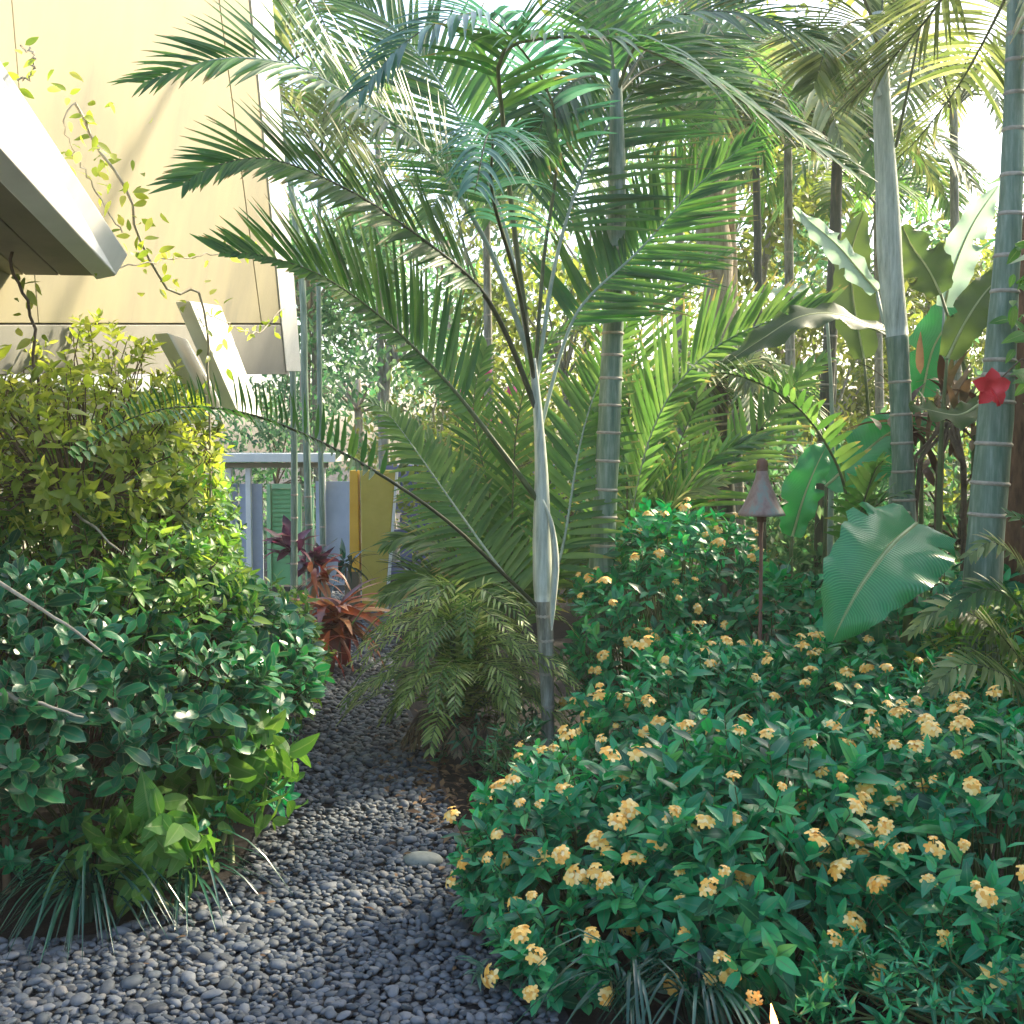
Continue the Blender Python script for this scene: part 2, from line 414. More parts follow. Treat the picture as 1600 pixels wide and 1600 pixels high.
def emit_leaves(parent, kind, pos, dirs, norms, size, mat, part='leaf', n_ind=0, mass='foliage', rs=None):
    """the n_ind leaves nearest the camera are objects of their own, the rest one stuff mesh"""
    rs = rs or rng
    pos = np.asarray(pos); dirs = np.asarray(dirs); norms = np.asarray(norms); size = np.asarray(size)
    A = frames(dirs, norms) * size[:, None, None]
    var = rs.randint(0, len(LV[kind]), len(pos))
    order = np.argsort(np.linalg.norm(pos - CAM, axis=1) / size ** 0.5)
    ind = order[:n_ind]; rest = order[n_ind:]
    base = np.array(world_loc(parent))
    for i in ind:
        key = (kind, int(var[i]), mat.name)
        if key not in _mesh_cache:
            V, Q, U = LV[kind][var[i]]
            me = make_mesh(part, V, Q, U); me.materials.append(mat); _mesh_cache[key] = me
        o = bpy.data.objects.new(part, _mesh_cache[key])
        link(o, parent)
        m = Matrix([[*A[i][r], pos[i][r] - base[r]] for r in range(3)] + [[0, 0, 0, 1]])
        o.matrix_local = m
    if len(rest):
        mb = MB()
        for v in range(len(LV[kind])):
            s = rest[var[rest] == v]
            mb.batch(LV[kind][v], A[s], pos[s])
        mb.build(mass, mat, parent, kind='stuff')


def flower_cluster_mesh(mat, name='flower_cluster', n=5, seed=0, r=0.024):
    """flat five-lobed florets opening round a short spike"""
    rr = np.random.RandomState(seed)
    mb = MB()
    for k in range(n):
        th0 = k * 6.283 / n + rr.rand() * .6; rad = r * (0.75 if n > 1 else 0) * rr.uniform(.7, 1.25)
        c = np.array([math.cos(th0) * rad, math.sin(th0) * rad, r * rr.uniform(-.15, .5)])
        ax = unit([c[0] * .6, c[1] * .6, r * .9] + rr.normal(0, .15, 3) * r)
        a = unit(np.cross(ax, [0.3, .5, .8])); b = np.cross(ax, a)
        L0 = r * rr.uniform(.6, .95)
        for p in range(5):
            th = p * 1.2566 + th0
            d = a * math.cos(th) + b * math.sin(th); s = np.cross(ax, d); L = L0 * rr.uniform(.85, 1.1)
            V = [c - s * L * .1, c + s * L * .1, c + d * L * .55 + s * L * .36 + ax * L * .1, c + d * L * .55 - s * L * .36 + ax * L * .1,
                 c + d * L + s * L * .2 - ax * L * .05, c + d * L - s * L * .2 - ax * L * .05]
            mb.add(V, [[0, 1, 2, 3], [3, 2, 4, 5]])
        mb.tube([c - ax * L0 * .1, np.array([0, 0, -r * .8])], [r * .06, r * .05], 4, False)
    mb.tube([[0, 0, -r * 1.2], [0, 0, r * .15], [0, 0, r * .5]], [r * .14, r * .2, r * .04], 6)
    V = np.concatenate(mb.V); Q = np.concatenate(mb.Q)
    me = make_mesh(name, V, Q, np.zeros((len(V), 2))); me.materials.append(mat)
    return me


FLOWERS = [flower_cluster_mesh(M['petal'], n=n, seed=s) for s, n in enumerate((3, 5, 7, 4, 8, 6))]


def inside(p, els, skip, f=0.9):
    for j, e in enumerate(els):
        if j == skip: continue
        q = (p - np.array(e[:3])) / (np.array(e[3:]) * f)
        if q @ q < 1: return True
    return False


def bush(root, els, n, leaf_len, kind, mat, per=7, n_ind=0, flowers=0, inner=0.35, th=(45, 95), stem='stem', seed=1, flower_px=None, zmin=0.03, face=0.35, hang=0.0, low=-0.45):
    """leafy shoots on the surface of a union of ellipsoids (x,y,z,rx,ry,rz)"""
    rs = np.random.RandomState(seed)
    area = np.array([e[3] * e[5] + e[4] * e[5] + e[3] * e[4] for e in els]); area /= area.sum()
    pos, dr, nm, sz, tips = [], [], [], [], []
    st = MB(); base = np.array(world_loc(root)); cnt = 0; tries = 0
    while cnt < n and tries < n * 30:
        tries += 1
        j = rs.choice(len(els), p=area); e = els[j]
        u = unit(rs.normal(0, 1, 3))
        toc = unit(CAM - np.array(e[:3]))
        if u[2] < low or (u @ toc < -0.2 and rs.rand() > face): continue
        ins = rs.rand() < inner
        k = rs.uniform(.45, .85) if ins else rs.uniform(.86, 1.08)
        p = np.array(e[:3]) + np.array(e[3:]) * u * k
        if p[2] < zmin or inside(p, els, j): continue
        a = unit(unit(u / np.array(e[3:])) * .8 + np.array([0, 0, .55 - hang]) + rs.normal(0, .25, 3))
        h = unit(np.cross(a, rs.normal(0, 1, 3))); g = np.cross(a, h)
        cnt += 1
        m = rs.randint(max(2, per - 2), per + 3)
        sl = leaf_len * rs.uniform(.8, 1.3)
        for q in range(m):
            az = q * 2.4 + rs.rand() * .5
            t = R(rs.uniform(*th)) * (0.55 + .45 * q / m)
            out = h * math.cos(az) + g * math.sin(az)
            d = a * math.cos(t) + out * math.sin(t) + np.array([0, 0, -hang * rs.rand()])
            pos.append(p - a * sl * q / m * 1.0); dr.append(d)
            nn = a + rs.normal(0, .25, 3) - out * .2
            nm.append(nn); sz.append(leaf_len * rs.uniform(.6, 1.15) * (0.6 + .45 * min(1, q / m * 1.6)))
        c = np.array([e[0] + (p[0] - e[0]) * .3, e[1] + (p[1] - e[1]) * .3, max(.05, e[2] - e[5] * .5)])
        if rs.rand() < .5:
            st.tube(catmull([p, p - a * sl * 1.1, (p + c) / 2 + rs.normal(0, .03, 3), c], 6), np.linspace(.0025, .007, 6), 4, False)
        if not ins and u @ toc > -.1: tips.append((p + a * .03, a))
    for _ in range(5):
        e = els[rs.choice(len(els), p=area)]
        b0 = np.array([e[0] + rs.normal(0, .1), e[1] + rs.normal(0, .1), 0]); c = np.array([e[0], e[1], max(.1, e[2] - e[5] * .3)])
        st.tube(catmull([b0, (b0 + c) / 2 + rs.normal(0, .04, 3), c], 6), np.linspace(.02, .01, 6), 6)
    st.build('stems', M['twig'] if stem == 'twig' else M['stem'], root)
    emit_leaves(root, kind, pos, dr, nm, sz, mat, n_ind=n_ind, rs=rs)
    rs.shuffle(tips)
    keep = []
    for p, a in (tips if flowers else []):
        if len(keep) < flowers and all(np.linalg.norm(p - q[0]) > .075 for q in keep): keep.append((p, a))
    for p, a in keep:
        o = bpy.data.objects.new('flower_cluster', FLOWERS[rs.randint(len(FLOWERS))])
        link(o, root)
        q = Vector(unit(a + np.array([0, -.35, .2]))).to_track_quat('Z', 'Y').to_matrix().to_4x4()
        s = rs.uniform(.6, 1.45)
        o.matrix_local = Matrix.Translation(Vector(p + a * .02 - base)) @ q @ Matrix.Rotation(rs.rand() * 6, 4, 'Z') @ Matrix.Diagonal((s, s, s, 1))
    return root


def frond(parent, pts, L, n=45, roll=30, lift=15, a0=62, a1=22, droop=.12, width=.034, bare=.25, mat='palm', rmat='rachis', r0=.016,
          lr=(1, 1), ind=False, seed=None, segs=5, jit=.06, world=False, curl=0.0):
    """pts: (px, py, d) along the stalk from base to tip; far side of the blade raised by roll"""
    rs = np.random.RandomState(seed if seed is not None else rng.randint(1 << 30))
    W = np.array(pts, float) if world else np.array([P(*p) for p in pts])
    C = catmull(W, 28)
    fr = MB(); fr.tube(C, np.linspace(r0, .0025, 28), 6)
    o = fr.build('frond', M[rmat], parent)
    T = np.gradient(C, axis=0); T /= np.linalg.norm(T, axis=1)[:, None]
    lv = MB(); all_l = []
    idx = np.linspace(0, 27, 28)
    for side in (1, -1):
        for i in range(n):
            s = bare + (1 - bare) * (i + .5 * (side > 0) + rs.normal(0, .15)) / n
            s = min(max(s, 0), .999)
            if rs.rand() < .05: continue
            x = s * 27
            c = np.array([np.interp(x, idx, C[:, k]) for k in range(3)])
            t = unit([np.interp(x, idx, T[:, k]) for k in range(3)])
            S = np.cross(t, [0, 0, 1.0])
            S = unit(S) if np.linalg.norm(S) > .05 else np.array([0, 1.0, 0])
            if S[1] < 0: S = -S
            N = np.cross(t, S); N = N if N[2] > 0 else -N
            ro = R(roll); S2 = S * math.cos(ro) + N * math.sin(ro); N2 = N * math.cos(ro) - S * math.sin(ro)
            q = (s - bare) / (1 - bare)
            an = R(a0 + (a1 - a0) * q + rs.normal(0, 3))
            li = R(lift + rs.normal(0, 4))
            d = t * math.cos(an) + (S2 * side * math.cos(li) + N2 * math.sin(li)) * math.sin(an)
            d = unit(d + rs.normal(0, jit, 3) * .6)
            ll = L * (0.5 + .5 * math.sin(math.pi * min(1, q * .85 + .2))) * (1 - .45 * q ** 3) * rs.uniform(.88, 1.08) * (lr[0] if side > 0 else lr[1])
            k = np.linspace(0, 1, segs + 1)[:, None]
            mid = c + d * ll * k + np.array([0, 0, -1.0]) * droop * ll * k ** 2 * (1.4 - abs(d[2])) + t * curl * ll * k ** 2
            hw = width * .5 * np.array([.45, 1, 1, .8, .5, .06] if segs == 5 else np.interp(np.linspace(0, 1, segs + 1), [0, .2, .6, 1], [.45, 1, .8, .06]))[:, None]
            wv = unit(np.cross(d, N2)); nn = np.cross(wv, d)
            V = np.stack([mid - wv * hw + nn * hw * .35, mid, mid + wv * hw + nn * hw * .35], 1).reshape(-1, 3)
            U = np.array([(a / 2, b / segs) for b in range(segs + 1) for a in range(3)])
            Q = [[b * 3 + a, b * 3 + a + 1, b * 3 + a + 4, b * 3 + a + 3] for b in range(segs) for a in (0, 1)]
            if ind:
                m1 = MB(); m1.add(V, Q, U); m1.build('leaflet', M[mat], o)
            else: lv.add(V, Q, U)
    if not ind: lv.build('leaflets', M[mat], o, kind='stuff')
    return o


def ringed_trunk(root, pts, radii, mat, rings, ring_h=.012, seg=16, name='trunk', ringmat='ring'):
    C = catmull([P(*p) for p in pts], 60)
    s = np.linspace(0, 1, 60)
    rr = np.interp(s, np.linspace(0, 1, len(radii)), radii) * (1 + .015 * np.sin(s * 60))
    mb = MB(); mb.tube(C, rr, seg); mb.build(name, M[mat], root)
    for q in rings:
        x = q * 59; c = np.array([np.interp(x, np.arange(60), C[:, k]) for k in range(3)]); i = min(58, int(x)); t = unit(C[i + 1] - C[i])
        r = np.interp(q, s, rr)
        mb = MB(); mb.tube([c - t * ring_h, c - t * ring_h * .4, c + t * ring_h * .4, c + t * ring_h], [r * .99, r * 1.09, r * 1.08, r * .99], seg, False)
        mb.build('leaf_scar_ring', M[ringmat], root)
    return C


def big_leaf(name_parent, mid, wl, wr, mat, rows=22, cols=5, fold=.25, wave=.02, tears=(), part='leaf_blade', stalk=None, seed=1, nrm=(0, -1, .4), skew=.12):
    """banana-type leaf: midrib through pts (px,py,d), half widths in metres, real curvature, torn edges and thickness of the rib"""
    rs = np.random.RandomState(seed)
    C = catmull([P(*p) for p in mid], rows + 1)
    T = np.gradient(C, axis=0); T /= np.linalg.norm(T, axis=1)[:, None]
    N0 = unit(nrm)
    mb = MB()
    for side, hwm in ((-1, wl), (1, wr)):
        V, U = [], []
        seg_start = [0]
        for i in range(rows + 1):
            t = i / rows
            prof = (math.sin(math.pi * min(1, (t * .96 + .035) ** .75)) ** .62)
            w = hwm * max(prof, .03) * (1 + .05 * rs.normal())
            S = unit(np.cross(T[i], N0)) * side; N = unit(np.cross(S, T[i]) * side)
            if N @ N0 < 0: N = -N
            for k in range(cols + 1):
                u = k / cols
                V.append(C[i] + S * w * u * math.cos(fold * u) + N * (math.sin(fold) * w * u - .5 * w * u * u * fold * 1.6) + N * wave * math.sin(t * 26 + side) * u ** 2 + T[i] * skew * w * u)
                U.append((.5 + side * u / 2, t))
        V = np.array(V); U = np.array(U); Q = []
        for i in range(rows):
            for k in range(cols):
                a = i * (cols + 1) + k
                Q.append([a, a + 1, a + cols + 2, a + cols + 1])
        # tears: split rows apart at the outer edge
        V2 = list(V); U2 = list(U)
        for ti, (sd, row, depth) in enumerate(tears):
            if sd != side: continue
            for k in range(int(cols * (1 - depth)) + 1, cols + 1):
                a = row * (cols + 1) + k
                V2.append(V2[a] + T[row] * (-.05 * (k / cols)) + N0 * -.03 * k / cols); U2.append(U2[a]); na = len(V2) - 1
                V2[a] = V2[a] + T[row] * .012
                for q in range(len(Q)):
                    if q // cols == row - 1: Q[q] = [na if z == a else z for z in Q[q]]
        mb.add(V2, Q, U2)
    o = mb.build(part, M[mat], name_parent)
    rb = MB(); rb.tube(C - N0 * .004, np.linspace(.014, .003, rows + 1), 6)
    rb.build('midrib', M['rib_yellow'], o)
    return o


# ================================================================ SETTING: ground and gravel path
mb = MB()
N = 80
gx = np.linspace(-60, 60, N + 1); gy = np.linspace(-20, 100, N + 1)
X, Y = np.meshgrid(gx, gy); Z = -.03 + .0 * X
V = np.stack([X, Y, Z], -1).reshape(-1, 3)
Q = [[i * (N + 1) + j, i * (N + 1) + j + 1, (i + 1) * (N + 1) + j + 1, (i + 1) * (N + 1) + j] for i in range(N) for j in range(N)]
mb.add(V, Q); tag(mb.build('ground', M['soil']), kind='structure')

PATH = [(2.0, -3.6, .35), (4.4, -3.6, .12), (4.9, -3.2, .0), (5.1, -1.7, -.05), (5.5, -1.4, -.12), (5.9, -1.25, -.25), (6.5, -1.28, -.36), (7.5, -1.32, -.52),
        (8.3, -1.42, -.66), (9.9, -1.66, -.95), (11, -1.75, -1.15), (13.5, -2.05, -1.33), (15.5, -2.4, -1.3), (18, -3, -1.2)]
py_ = np.array([p[0] for p in PATH]); pl_ = np.array([p[1] for p in PATH]); pr_ = np.array([p[2] for p in PATH])
ys = np.linspace(2, 18, 90)
Lx = np.interp(ys, py_, pl_) - .1; Rx = np.interp(ys, py_, pr_) + .1
V = np.array([[x, y, -.012] for y, a, b in zip(ys, Lx, Rx) for x in np.linspace(a, b, 9)])
Q = [[i * 9 + j, i * 9 + j + 1, (i + 1) * 9 + j + 1, (i + 1) * 9 + j] for i in range(89) for j in range(8)]
mb = MB(); mb.add(V, Q)
path = tag(mb.build('gravel_path', M['bed']), kind='structure')


def pebble_variant(seed):
    rr = np.random.RandomState(seed)
    V, Q = [], []
    idx = {}
    def vid(p):
        k = tuple(np.round(p, 4))
        if k not in idx: idx[k] = len(V); V.append(np.array(p, float))
        return idx[k]
    for ax in range(3):
        for sg in (-1, 1):
            for i in range(2):
                for j in range(2):
                    q = []
                    for (a, b) in ((i, j), (i + 1, j), (i + 1, j + 1), (i, j + 1)):
                        p = [0, 0, 0]; p[ax] = sg; p[(ax + 1) % 3] = a - 1; p[(ax + 2) % 3] = b - 1
                        q.append(vid(p))
                    Q.append(q if sg > 0 else q[::-1])
    V = np.array(V); V = V / np.linalg.norm(V, axis=1)[:, None]
    V *= 1 + rr.normal(0, .09, V.shape)
    return V, np.array(Q), np.zeros((len(V), 2))


PV = [pebble_variant(s) for s in range(8)]
rs = np.random.RandomState(5)
pos, scl, rot = [], [], []
yy = 3.4
while yy < 17:
    sp = .033 if yy < 7 else (.042 if yy < 11 else .055)
    a, b = np.interp(yy, py_, pl_), np.interp(yy, py_, pr_)
    a = max(a, -.44 * yy - .2)
    for x in np.arange(a - .05, b + .05, sp):
        edge = max(0, (a + .25 - x), (x - b + .12))
        if edge > 0 and rs.rand() < .25: continue
        s = sp * rs.uniform(.4, .85)
        big = rs.rand() < (.09 if (x < -1.1 and yy < 5.6) else .012)
        if big: s = rs.uniform(.028, .042)
        pos.append([x + rs.normal(0, sp * .35), yy + rs.normal(0, sp * .35), rs.uniform(0, .022) + (s * .2 if big else 0)])
        scl.append([s * rs.uniform(.9, 1.35), s * rs.uniform(.65, 1.0), s * rs.uniform(.38, .62)]); rot.append(rs.uniform(0, 6.283))
    yy += sp * .86
pos = np.array(pos); scl = np.array(scl); rot = np.array(rot)
k = len(pos); tilt = rs.normal(0, .3, k)
cz, szn = np.cos(rot), np.sin(rot); ct, stt = np.cos(tilt), np.sin(tilt)
A = np.zeros((k, 3, 3))
A[:, 0, 0] = cz * ct; A[:, 0, 1] = -szn; A[:, 0, 2] = cz * stt
A[:, 1, 0] = szn * ct; A[:, 1, 1] = cz; A[:, 1, 2] = szn * stt
A[:, 2, 0] = -stt; A[:, 2, 2] = ct
A = A * scl[:, None, :]
order = np.argsort(pos[:, 1] - scl[:, 0] * 25)
vis = order[pos[order, 1] > 4.3]; ind = vis[:300]; rest = np.setdiff1d(order, ind)
var = rs.randint(0, 8, k)
pm = []
for v in PV:
    me = make_mesh('pebble', *v); me.materials.append(M['pebble']); pm.append(me)
for i in ind:
    o = bpy.data.objects.new('pebble', pm[var[i]]); link(o, path)
    o.matrix_local = Matrix([[*A[i][r], pos[i][r]] for r in range(3)] + [[0, 0, 0, 1]])
mb = MB()
for v in range(8):
    s = rest[var[rest] == v]; mb.batch(PV[v], A[s], pos[s])
mb.build('loose_pebbles', M['pebble'], path, kind='stuff')

# larger stone at the right edge of the path
def stone(px, py, d, r, label):
    V, Q, U = pebble_variant(31)
    c = P(px, py, d); c[2] = r[2] * .35
    mb = MB(); mb.add(V * np.array(r) + c, Q)
    o = mb.build('stone', M['big_stone'])
    md = o.modifiers.new('sub', 'SUBSURF'); md.levels = 2; md.render_levels = 2
    return tag(o, label, 'stone')
M['big_stone'] = solid_mat('grey_green_stone', (0.14, 0.16, 0.14), (0.26, 0.28, 0.25), 12, 0.75, 0.3)
stone(660, 1362, 6.05, (.125, .085, .05), 'large flat pale grey stone lying on the gravel beside the yellow flowering shrub')
stone(800, 1480, 5.1, (.13, .1, .05), 'dark rounded stone half hidden under the flowering shrub at the path edge')

# leaf litter by the fern
rs = np.random.RandomState(77)
n = 500
pp = np.stack([rs.normal(-.38, .2, n), rs.normal(7.2, .8, n), rs.uniform(.02, .05, n)], -1)
pp[:, 0] += (7.2 - pp[:, 1]) * .25 + .05
mb = MB()
dd = rs.normal(0, 1, (n, 3)) * [1, 1, .25]; nn = rs.normal(0, .3, (n, 3)) + [0, 0, 1]
sz = rs.uniform(.03, .09, n)
mb.batch(LV['tiny'][0], frames(dd, nn) * sz[:, None, None], pp)
n = 70; pp = np.stack([rs.uniform(-1.6, .1, n), rs.uniform(4.5, 9, n), np.full(n, .045)], -1); pp[:, 0] -= (pp[:, 1] - 5) * .12
mb.batch(LV['ovate'][1], frames(rs.normal(0, 1, (n, 3)) * [1, 1, .15], rs.normal(0, .3, (n, 3)) + [0, 0, 1]) * rs.uniform(.025, .06, n)[:, None, None], pp)
tag(mb.build('leaf_litter', M['litter']), 'brown fallen leaves lying under the fern beside the path', 'leaf litter', kind='stuff')

# ================================================================ HOUSE on the left
house = thing('house', (-3.2, 9, 0), 'house with tall sloping yellow panel wall, white edge trim and low projecting eave', 'house')


def plane_pt(px, py, p0, nrm):
    v = P(px, py, 10) - CAM
    return CAM + v * (((p0 - CAM) @ nrm) / (v @ nrm))


p0 = P(385, -60, 9.0); p1 = P(457, 590, 12.2); p2 = P(-150, 590, 5.6)
nrm = unit(np.cross(p1 - p0, p2 - p0)); nrm = nrm if nrm[1] > 0 else -nrm
pt = lambda x, y: plane_pt(x, y, p0, nrm)
th = nrm * .12


def lineq(xa, ya, xb, yb, y): return xa + (xb - xa) * (y - ya) / (yb - ya)


for (xa0, xa1, xb0, xb1) in ((-260, -260, 8, 60), (8.8, 60.8, 326, 408), (327.2, 409.2, 376, 441)):
    mb = MB(); mb.slab([pt(xa0, -120), pt(xb0, -120), pt(xb1, 505), pt(xa1, 505)], th)
    mb.build('wall_panel', M['wall_yellow'], house, smooth=False, bevel=.004)
mb = MB(); mb.slab([pt(-260, 508), pt(442, 508), pt(452, 585), pt(-260, 585)], th); mb.build('shaded_wall_panel', M['wall_shade_grey'], house, smooth=False, bevel=.004)  # bottom strip of the wall, its shade put into a greyer colour
mb = MB(); mb.slab([pt(378, -120), pt(414, -120), pt(469, 580), pt(446, 580)], th * 1.2)
o = mb.build('edge_trim', M['trim_white'], house, smooth=False, bevel=.006)
o.location = o.location - Vector(nrm * .012)
# body of the house behind the panels
q = [pt(-260, -120) + th * 1.2, pt(370, -120) + th * 1.2, pt(440, 585) + th * 1.2, pt(-260, 585) + th * 1.2]
mb = MB(); mb.slab(q, np.array([-1.6, .3, 0.0])); mb.build('wall', M['trim_white'], house, smooth=False)
mb = MB(); mb.slab([(-3.6, 3.0, -.02), (-3.1, 12.0, -.02), (-3.1, 12.0, 2.5), (-3.6, 3.0, 2.5)], (-.2, 0, 0)); mb.build('lower_wall', M['trim_white'], house, smooth=False)

# near eave: fascia, soffit, rafter
a, b, c, d = P(-100, -59, 3.7), P(200, 398, 6.4), P(181, 431, 6.4), P(-100, 120, 3.7)
back = np.array([-.10, .0, -.02])
mb = MB(); mb.slab([a, b, c, d], back); mb.build('fascia', M['trim_white'], house, smooth=False, bevel=.006)
off = np.array([-.105, .0, .0])
s0, s1, s2 = d + off, c + off, P(-400, 424, 6.4)
s3 = s0 + (s2 - s1) * .8
ins = lambda A_, B_, t: A_ * (1 - t) + B_ * t
for t0, t1 in ((0, .1), (.104, .2), (.205, .42), (.425, .66), (.665, 1.0)):
    qd = [ins(s0, s3, t0), ins(s1, s2, t0), ins(s1, s2, t1), ins(s0, s3, t1)]
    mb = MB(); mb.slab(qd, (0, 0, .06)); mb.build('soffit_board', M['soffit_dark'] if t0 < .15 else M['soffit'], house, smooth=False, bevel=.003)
mb = MB(); mb.slab([a + back, b + back, s2 + (b - c), s3 + (a - d)], (0, 0, .05)); mb.build('roof', M['trim_white'], house, smooth=False)
# lower slanted white struts
for qd in ([(296, 470), (345, 478), (412, 655), (372, 645)], [(262, 520), (292, 530), (352, 640), (326, 640)]):
    mb = MB(); mb.slab([P(x, y, e_) for (x, y), e_ in zip(qd, (7.3, 8.2, 8.6, 7.8))], (-.1, .06, 0)); mb.build('slanted_strut', M['trim_white'], house, smooth=False, bevel=.006)
for qd in ([(296, 470), (345, 478)], [(262, 520), (292, 530)]):
    pass

# ================================================================ far gate, pier and blue wall
gate = thing('garden_gate_shelter', (*P(450, 800, 18)[:2], 0), 'low pale blue garden gate shelter with white roof edge and mint green door', 'gate')


def pbox(x0, y0, x1, y1, d, depth, z0=None):
    """box whose front face spans the pixel rectangle at distance d"""
    A_, B_ = P(x0, y0, d), P(x1, y1, d)
    zt = A_[2]; zb = B_[2] if z0 is None else z0
    return np.array([(A_[0] + B_[0]) / 2, d + depth / 2, (zt + zb) / 2]), np.array([B_[0] - A_[0], depth, zt - zb])


def part_box(root, name, args, mat, bevel=.006, **kw):
    mb = MB(); mb.box(*pbox(*args, **kw)); return mb.build(name, M[mat], root, smooth=False, bevel=bevel)


part_box(gate, 'roof_edge', (335, 709, 524, 722, 17.6, 1.6), 'trim_white')
part_box(gate, 'beam', (345, 723, 512, 731, 17.8, .1), 'orange_paint2' if 'orange_paint2' in M else 'wall_yellow')
for x0, x1 in ((352, 362), (383, 392), (500, 508)):
    part_box(gate, 'post', (x0, 731, x1, 800, 17.85, .1), 'trim_white', z0=0)
for x0, x1 in ((335, 372), (374, 411)):
    part_box(gate, 'panel', (x0, 756, x1, 900, 18.0, .06), 'blue_paint', z0=0)
part_box(gate, 'panel', (493, 752, 552, 900, 18.0, .06), 'blue_paint', z0=0)
door = part_box(gate, 'door', (424, 764, 464, 900, 18.06, .04), 'green_paint', z0=0)
for x0, x1 in ((416, 424), (464, 471)): part_box(gate, 'door_frame', (x0, 756, x1, 900, 18.0, .08), 'green_pale', z0=0)
part_box(gate, 'door_frame', (424.3, 756, 463.7, 763.6, 18.0, .08), 'green_pale')
for i in range(16):
    mb = MB(); c, s = pbox(426, 768 + i * 7, 462, 772.5 + i * 7, 18.03, .03); mb.box(c, s); mb.build('louver', M['green_paint'], gate, smooth=False)
door2 = part_box(gate, 'shutter', (476, 762, 491, 900, 18.06, .04), 'green_pale', z0=0)

pier = thing('yellow_pier', (*P(588, 960, 15)[:2], 0), 'olive yellow gate pier with orange side trim at the end of the gravel path', 'pier')
mb = MB()
A_ = P(563, 735, 15); B_ = P(618, 735, 15); C_ = P(600, 955, 15); D_ = P(566, 955, 15); C_[2] = 0; D_[2] = 0
mb.slab([A_, B_, C_, D_], (0, .35, 0)); mb.build('pier_body', M['olive_paint'], pier, smooth=False, bevel=.01)
mb = MB(); mb.slab([P(617.6, 735, 15) + [0.006, -.01, 0], P(622, 735, 15) + [0, -.01, 0], [C_[0] + .045, 15 - .01, 0], [C_[0] + .006, 15 - .01, 0]], (0, .06, 0)); mb.build('pale_edge', M['trim_white'], pier, smooth=False)
mb = MB(); mb.slab([P(546, 735, 15.15), P(559, 735, 15.15), P(562, 900, 15.15) * [1, 1, 0] + [0, 0, .5], P(546, 900, 15.15) * [1, 1, 0] + [0, 0, .5]], (0, .2, 0)); mb.build('orange_board', M['orange_paint'], pier, smooth=False, bevel=.008)
mb = MB(); mb.box([P(552, 900, 15.3)[0], 15.35, .25], [.14, .2, .5]); mb.build('footing', M['soffit_dark'], pier, smooth=False)

bw = thing('blue_stone_wall', (*P(690, 850, 19)[:2], 0), 'blue painted stone block wall in shade behind the yellow pier', 'wall')
for r_ in range(7):
    for c_ in range(7):
        w_ = .46; x_ = P(625, 800, 19)[0] + (c_ + (r_ % 2) * .5) * w_
        mb = MB(); mb.box([x_, 19 + rnd.uniform(-.015, .015), .13 + r_ * .25], [w_ - .025, .3, .23]); mb.build('stone_block', M['blue_stone'], bw, smooth=False, bevel=.02)

# ================================================================ PALMS
yp = thing('young_palm', (*P(856, 1200, 8)[:2], 0), 'young feather palm with slim pale crownshaft and wide arching fronds in the middle', 'palm')
C0 = catmull([[P(856, 1200, 8)[0], 8, -.02], P(856, 1120, 8), P(853, 1020, 8), P(850, 930, 8), P(847, 850, 8), P(846, 740, 8), P(840, 640, 8), P(832, 560, 8)], 50)
rr = np.interp(np.linspace(0, 1, 50), [0, .2, .35, .45, .55, .7, .85, 1], [.042, .045, .054, .066, .06, .044, .03, .022])
mb = MB(); mb.tube(C0[:22], rr[:22], 14); mb.build('trunk', M['young_trunk'], yp)
mb = MB(); mb.tube(C0[20:], rr[20:] * 1.03, 14); mb.build('crownshaft', M['trunk_pale'], yp)
for q in (.08, .16, .24, .31, .38):
    i = int(q * 49); mb = MB(); mb.tube([C0[i], C0[i] + [0, 0, .012], C0[i] + [0, 0, .024]], [rr[i] * .99, rr[i] * 1.1, rr[i] * .99], 12, False); mb.build('leaf_scar_ring', M['ring'], yp)
# loose sheath at the base of the shaft
mb = MB(); mb.tube(catmull([P(862, 985, 7.93), P(864, 940, 7.9), P(868, 880, 7.92), P(862, 820, 7.95), P(848, 780, 7.95)], 14), np.array([.004, .012, .018, .021, .023, .024, .024, .023, .022, .02, .017, .014, .01, .005]), 8); mb.build('leaf_sheath', M['trunk_pale'], yp)
# fronds (pixel, pixel, depth)
frond(yp, [(846, 790, 8), (780, 700, 7.9), (700, 600, 7.8), (600, 500, 7.6), (500, 430, 7.3), (410, 400, 7.1), (345, 395, 7.0)], .68, 62, 66, 5, 66, 30, .02, .036, .3, 'palm', 'rachis', .02, (1.1, .3), ind=True, seed=1)
frond(yp, [(838, 640, 8), (790, 520, 7.9), (740, 440, 7.7), (640, 360, 7.4), (540, 295, 7.1), (420, 248, 6.8), (330, 262, 6.6), (285, 290, 6.5)], .72, 72, 55, 8, 55, 30, .08, .032, .28, 'palm', 'rachis_dark', .02, (1.0, .6), ind=True, seed=2)
frond(yp, [(828, 560, 8), (770, 400, 7.9), (700, 280, 7.6), (640, 212, 7.4), (530, 140, 7.0), (450, 100, 6.8), (340, 92, 6.6), (225, 130, 6.5)], .74, 70, 50, 12, 65, 35, .12, .03, .3, 'palm', 'rachis_pale', .02, (1.0, .75), seed=3)
frond(yp, [(824, 520, 8), (800, 330, 7.9), (785, 180, 7.7), (782, 85, 7.4), (850, 60, 7.1), (960, 62, 6.9), (1080, 110, 6.8), (1200, 185, 6.7), (1330, 270, 6.6)], .62, 64, 30, 30, 62, 35, .22, .038, .34, 'palm', 'rachis', .02, (1, 1.1), seed=4)
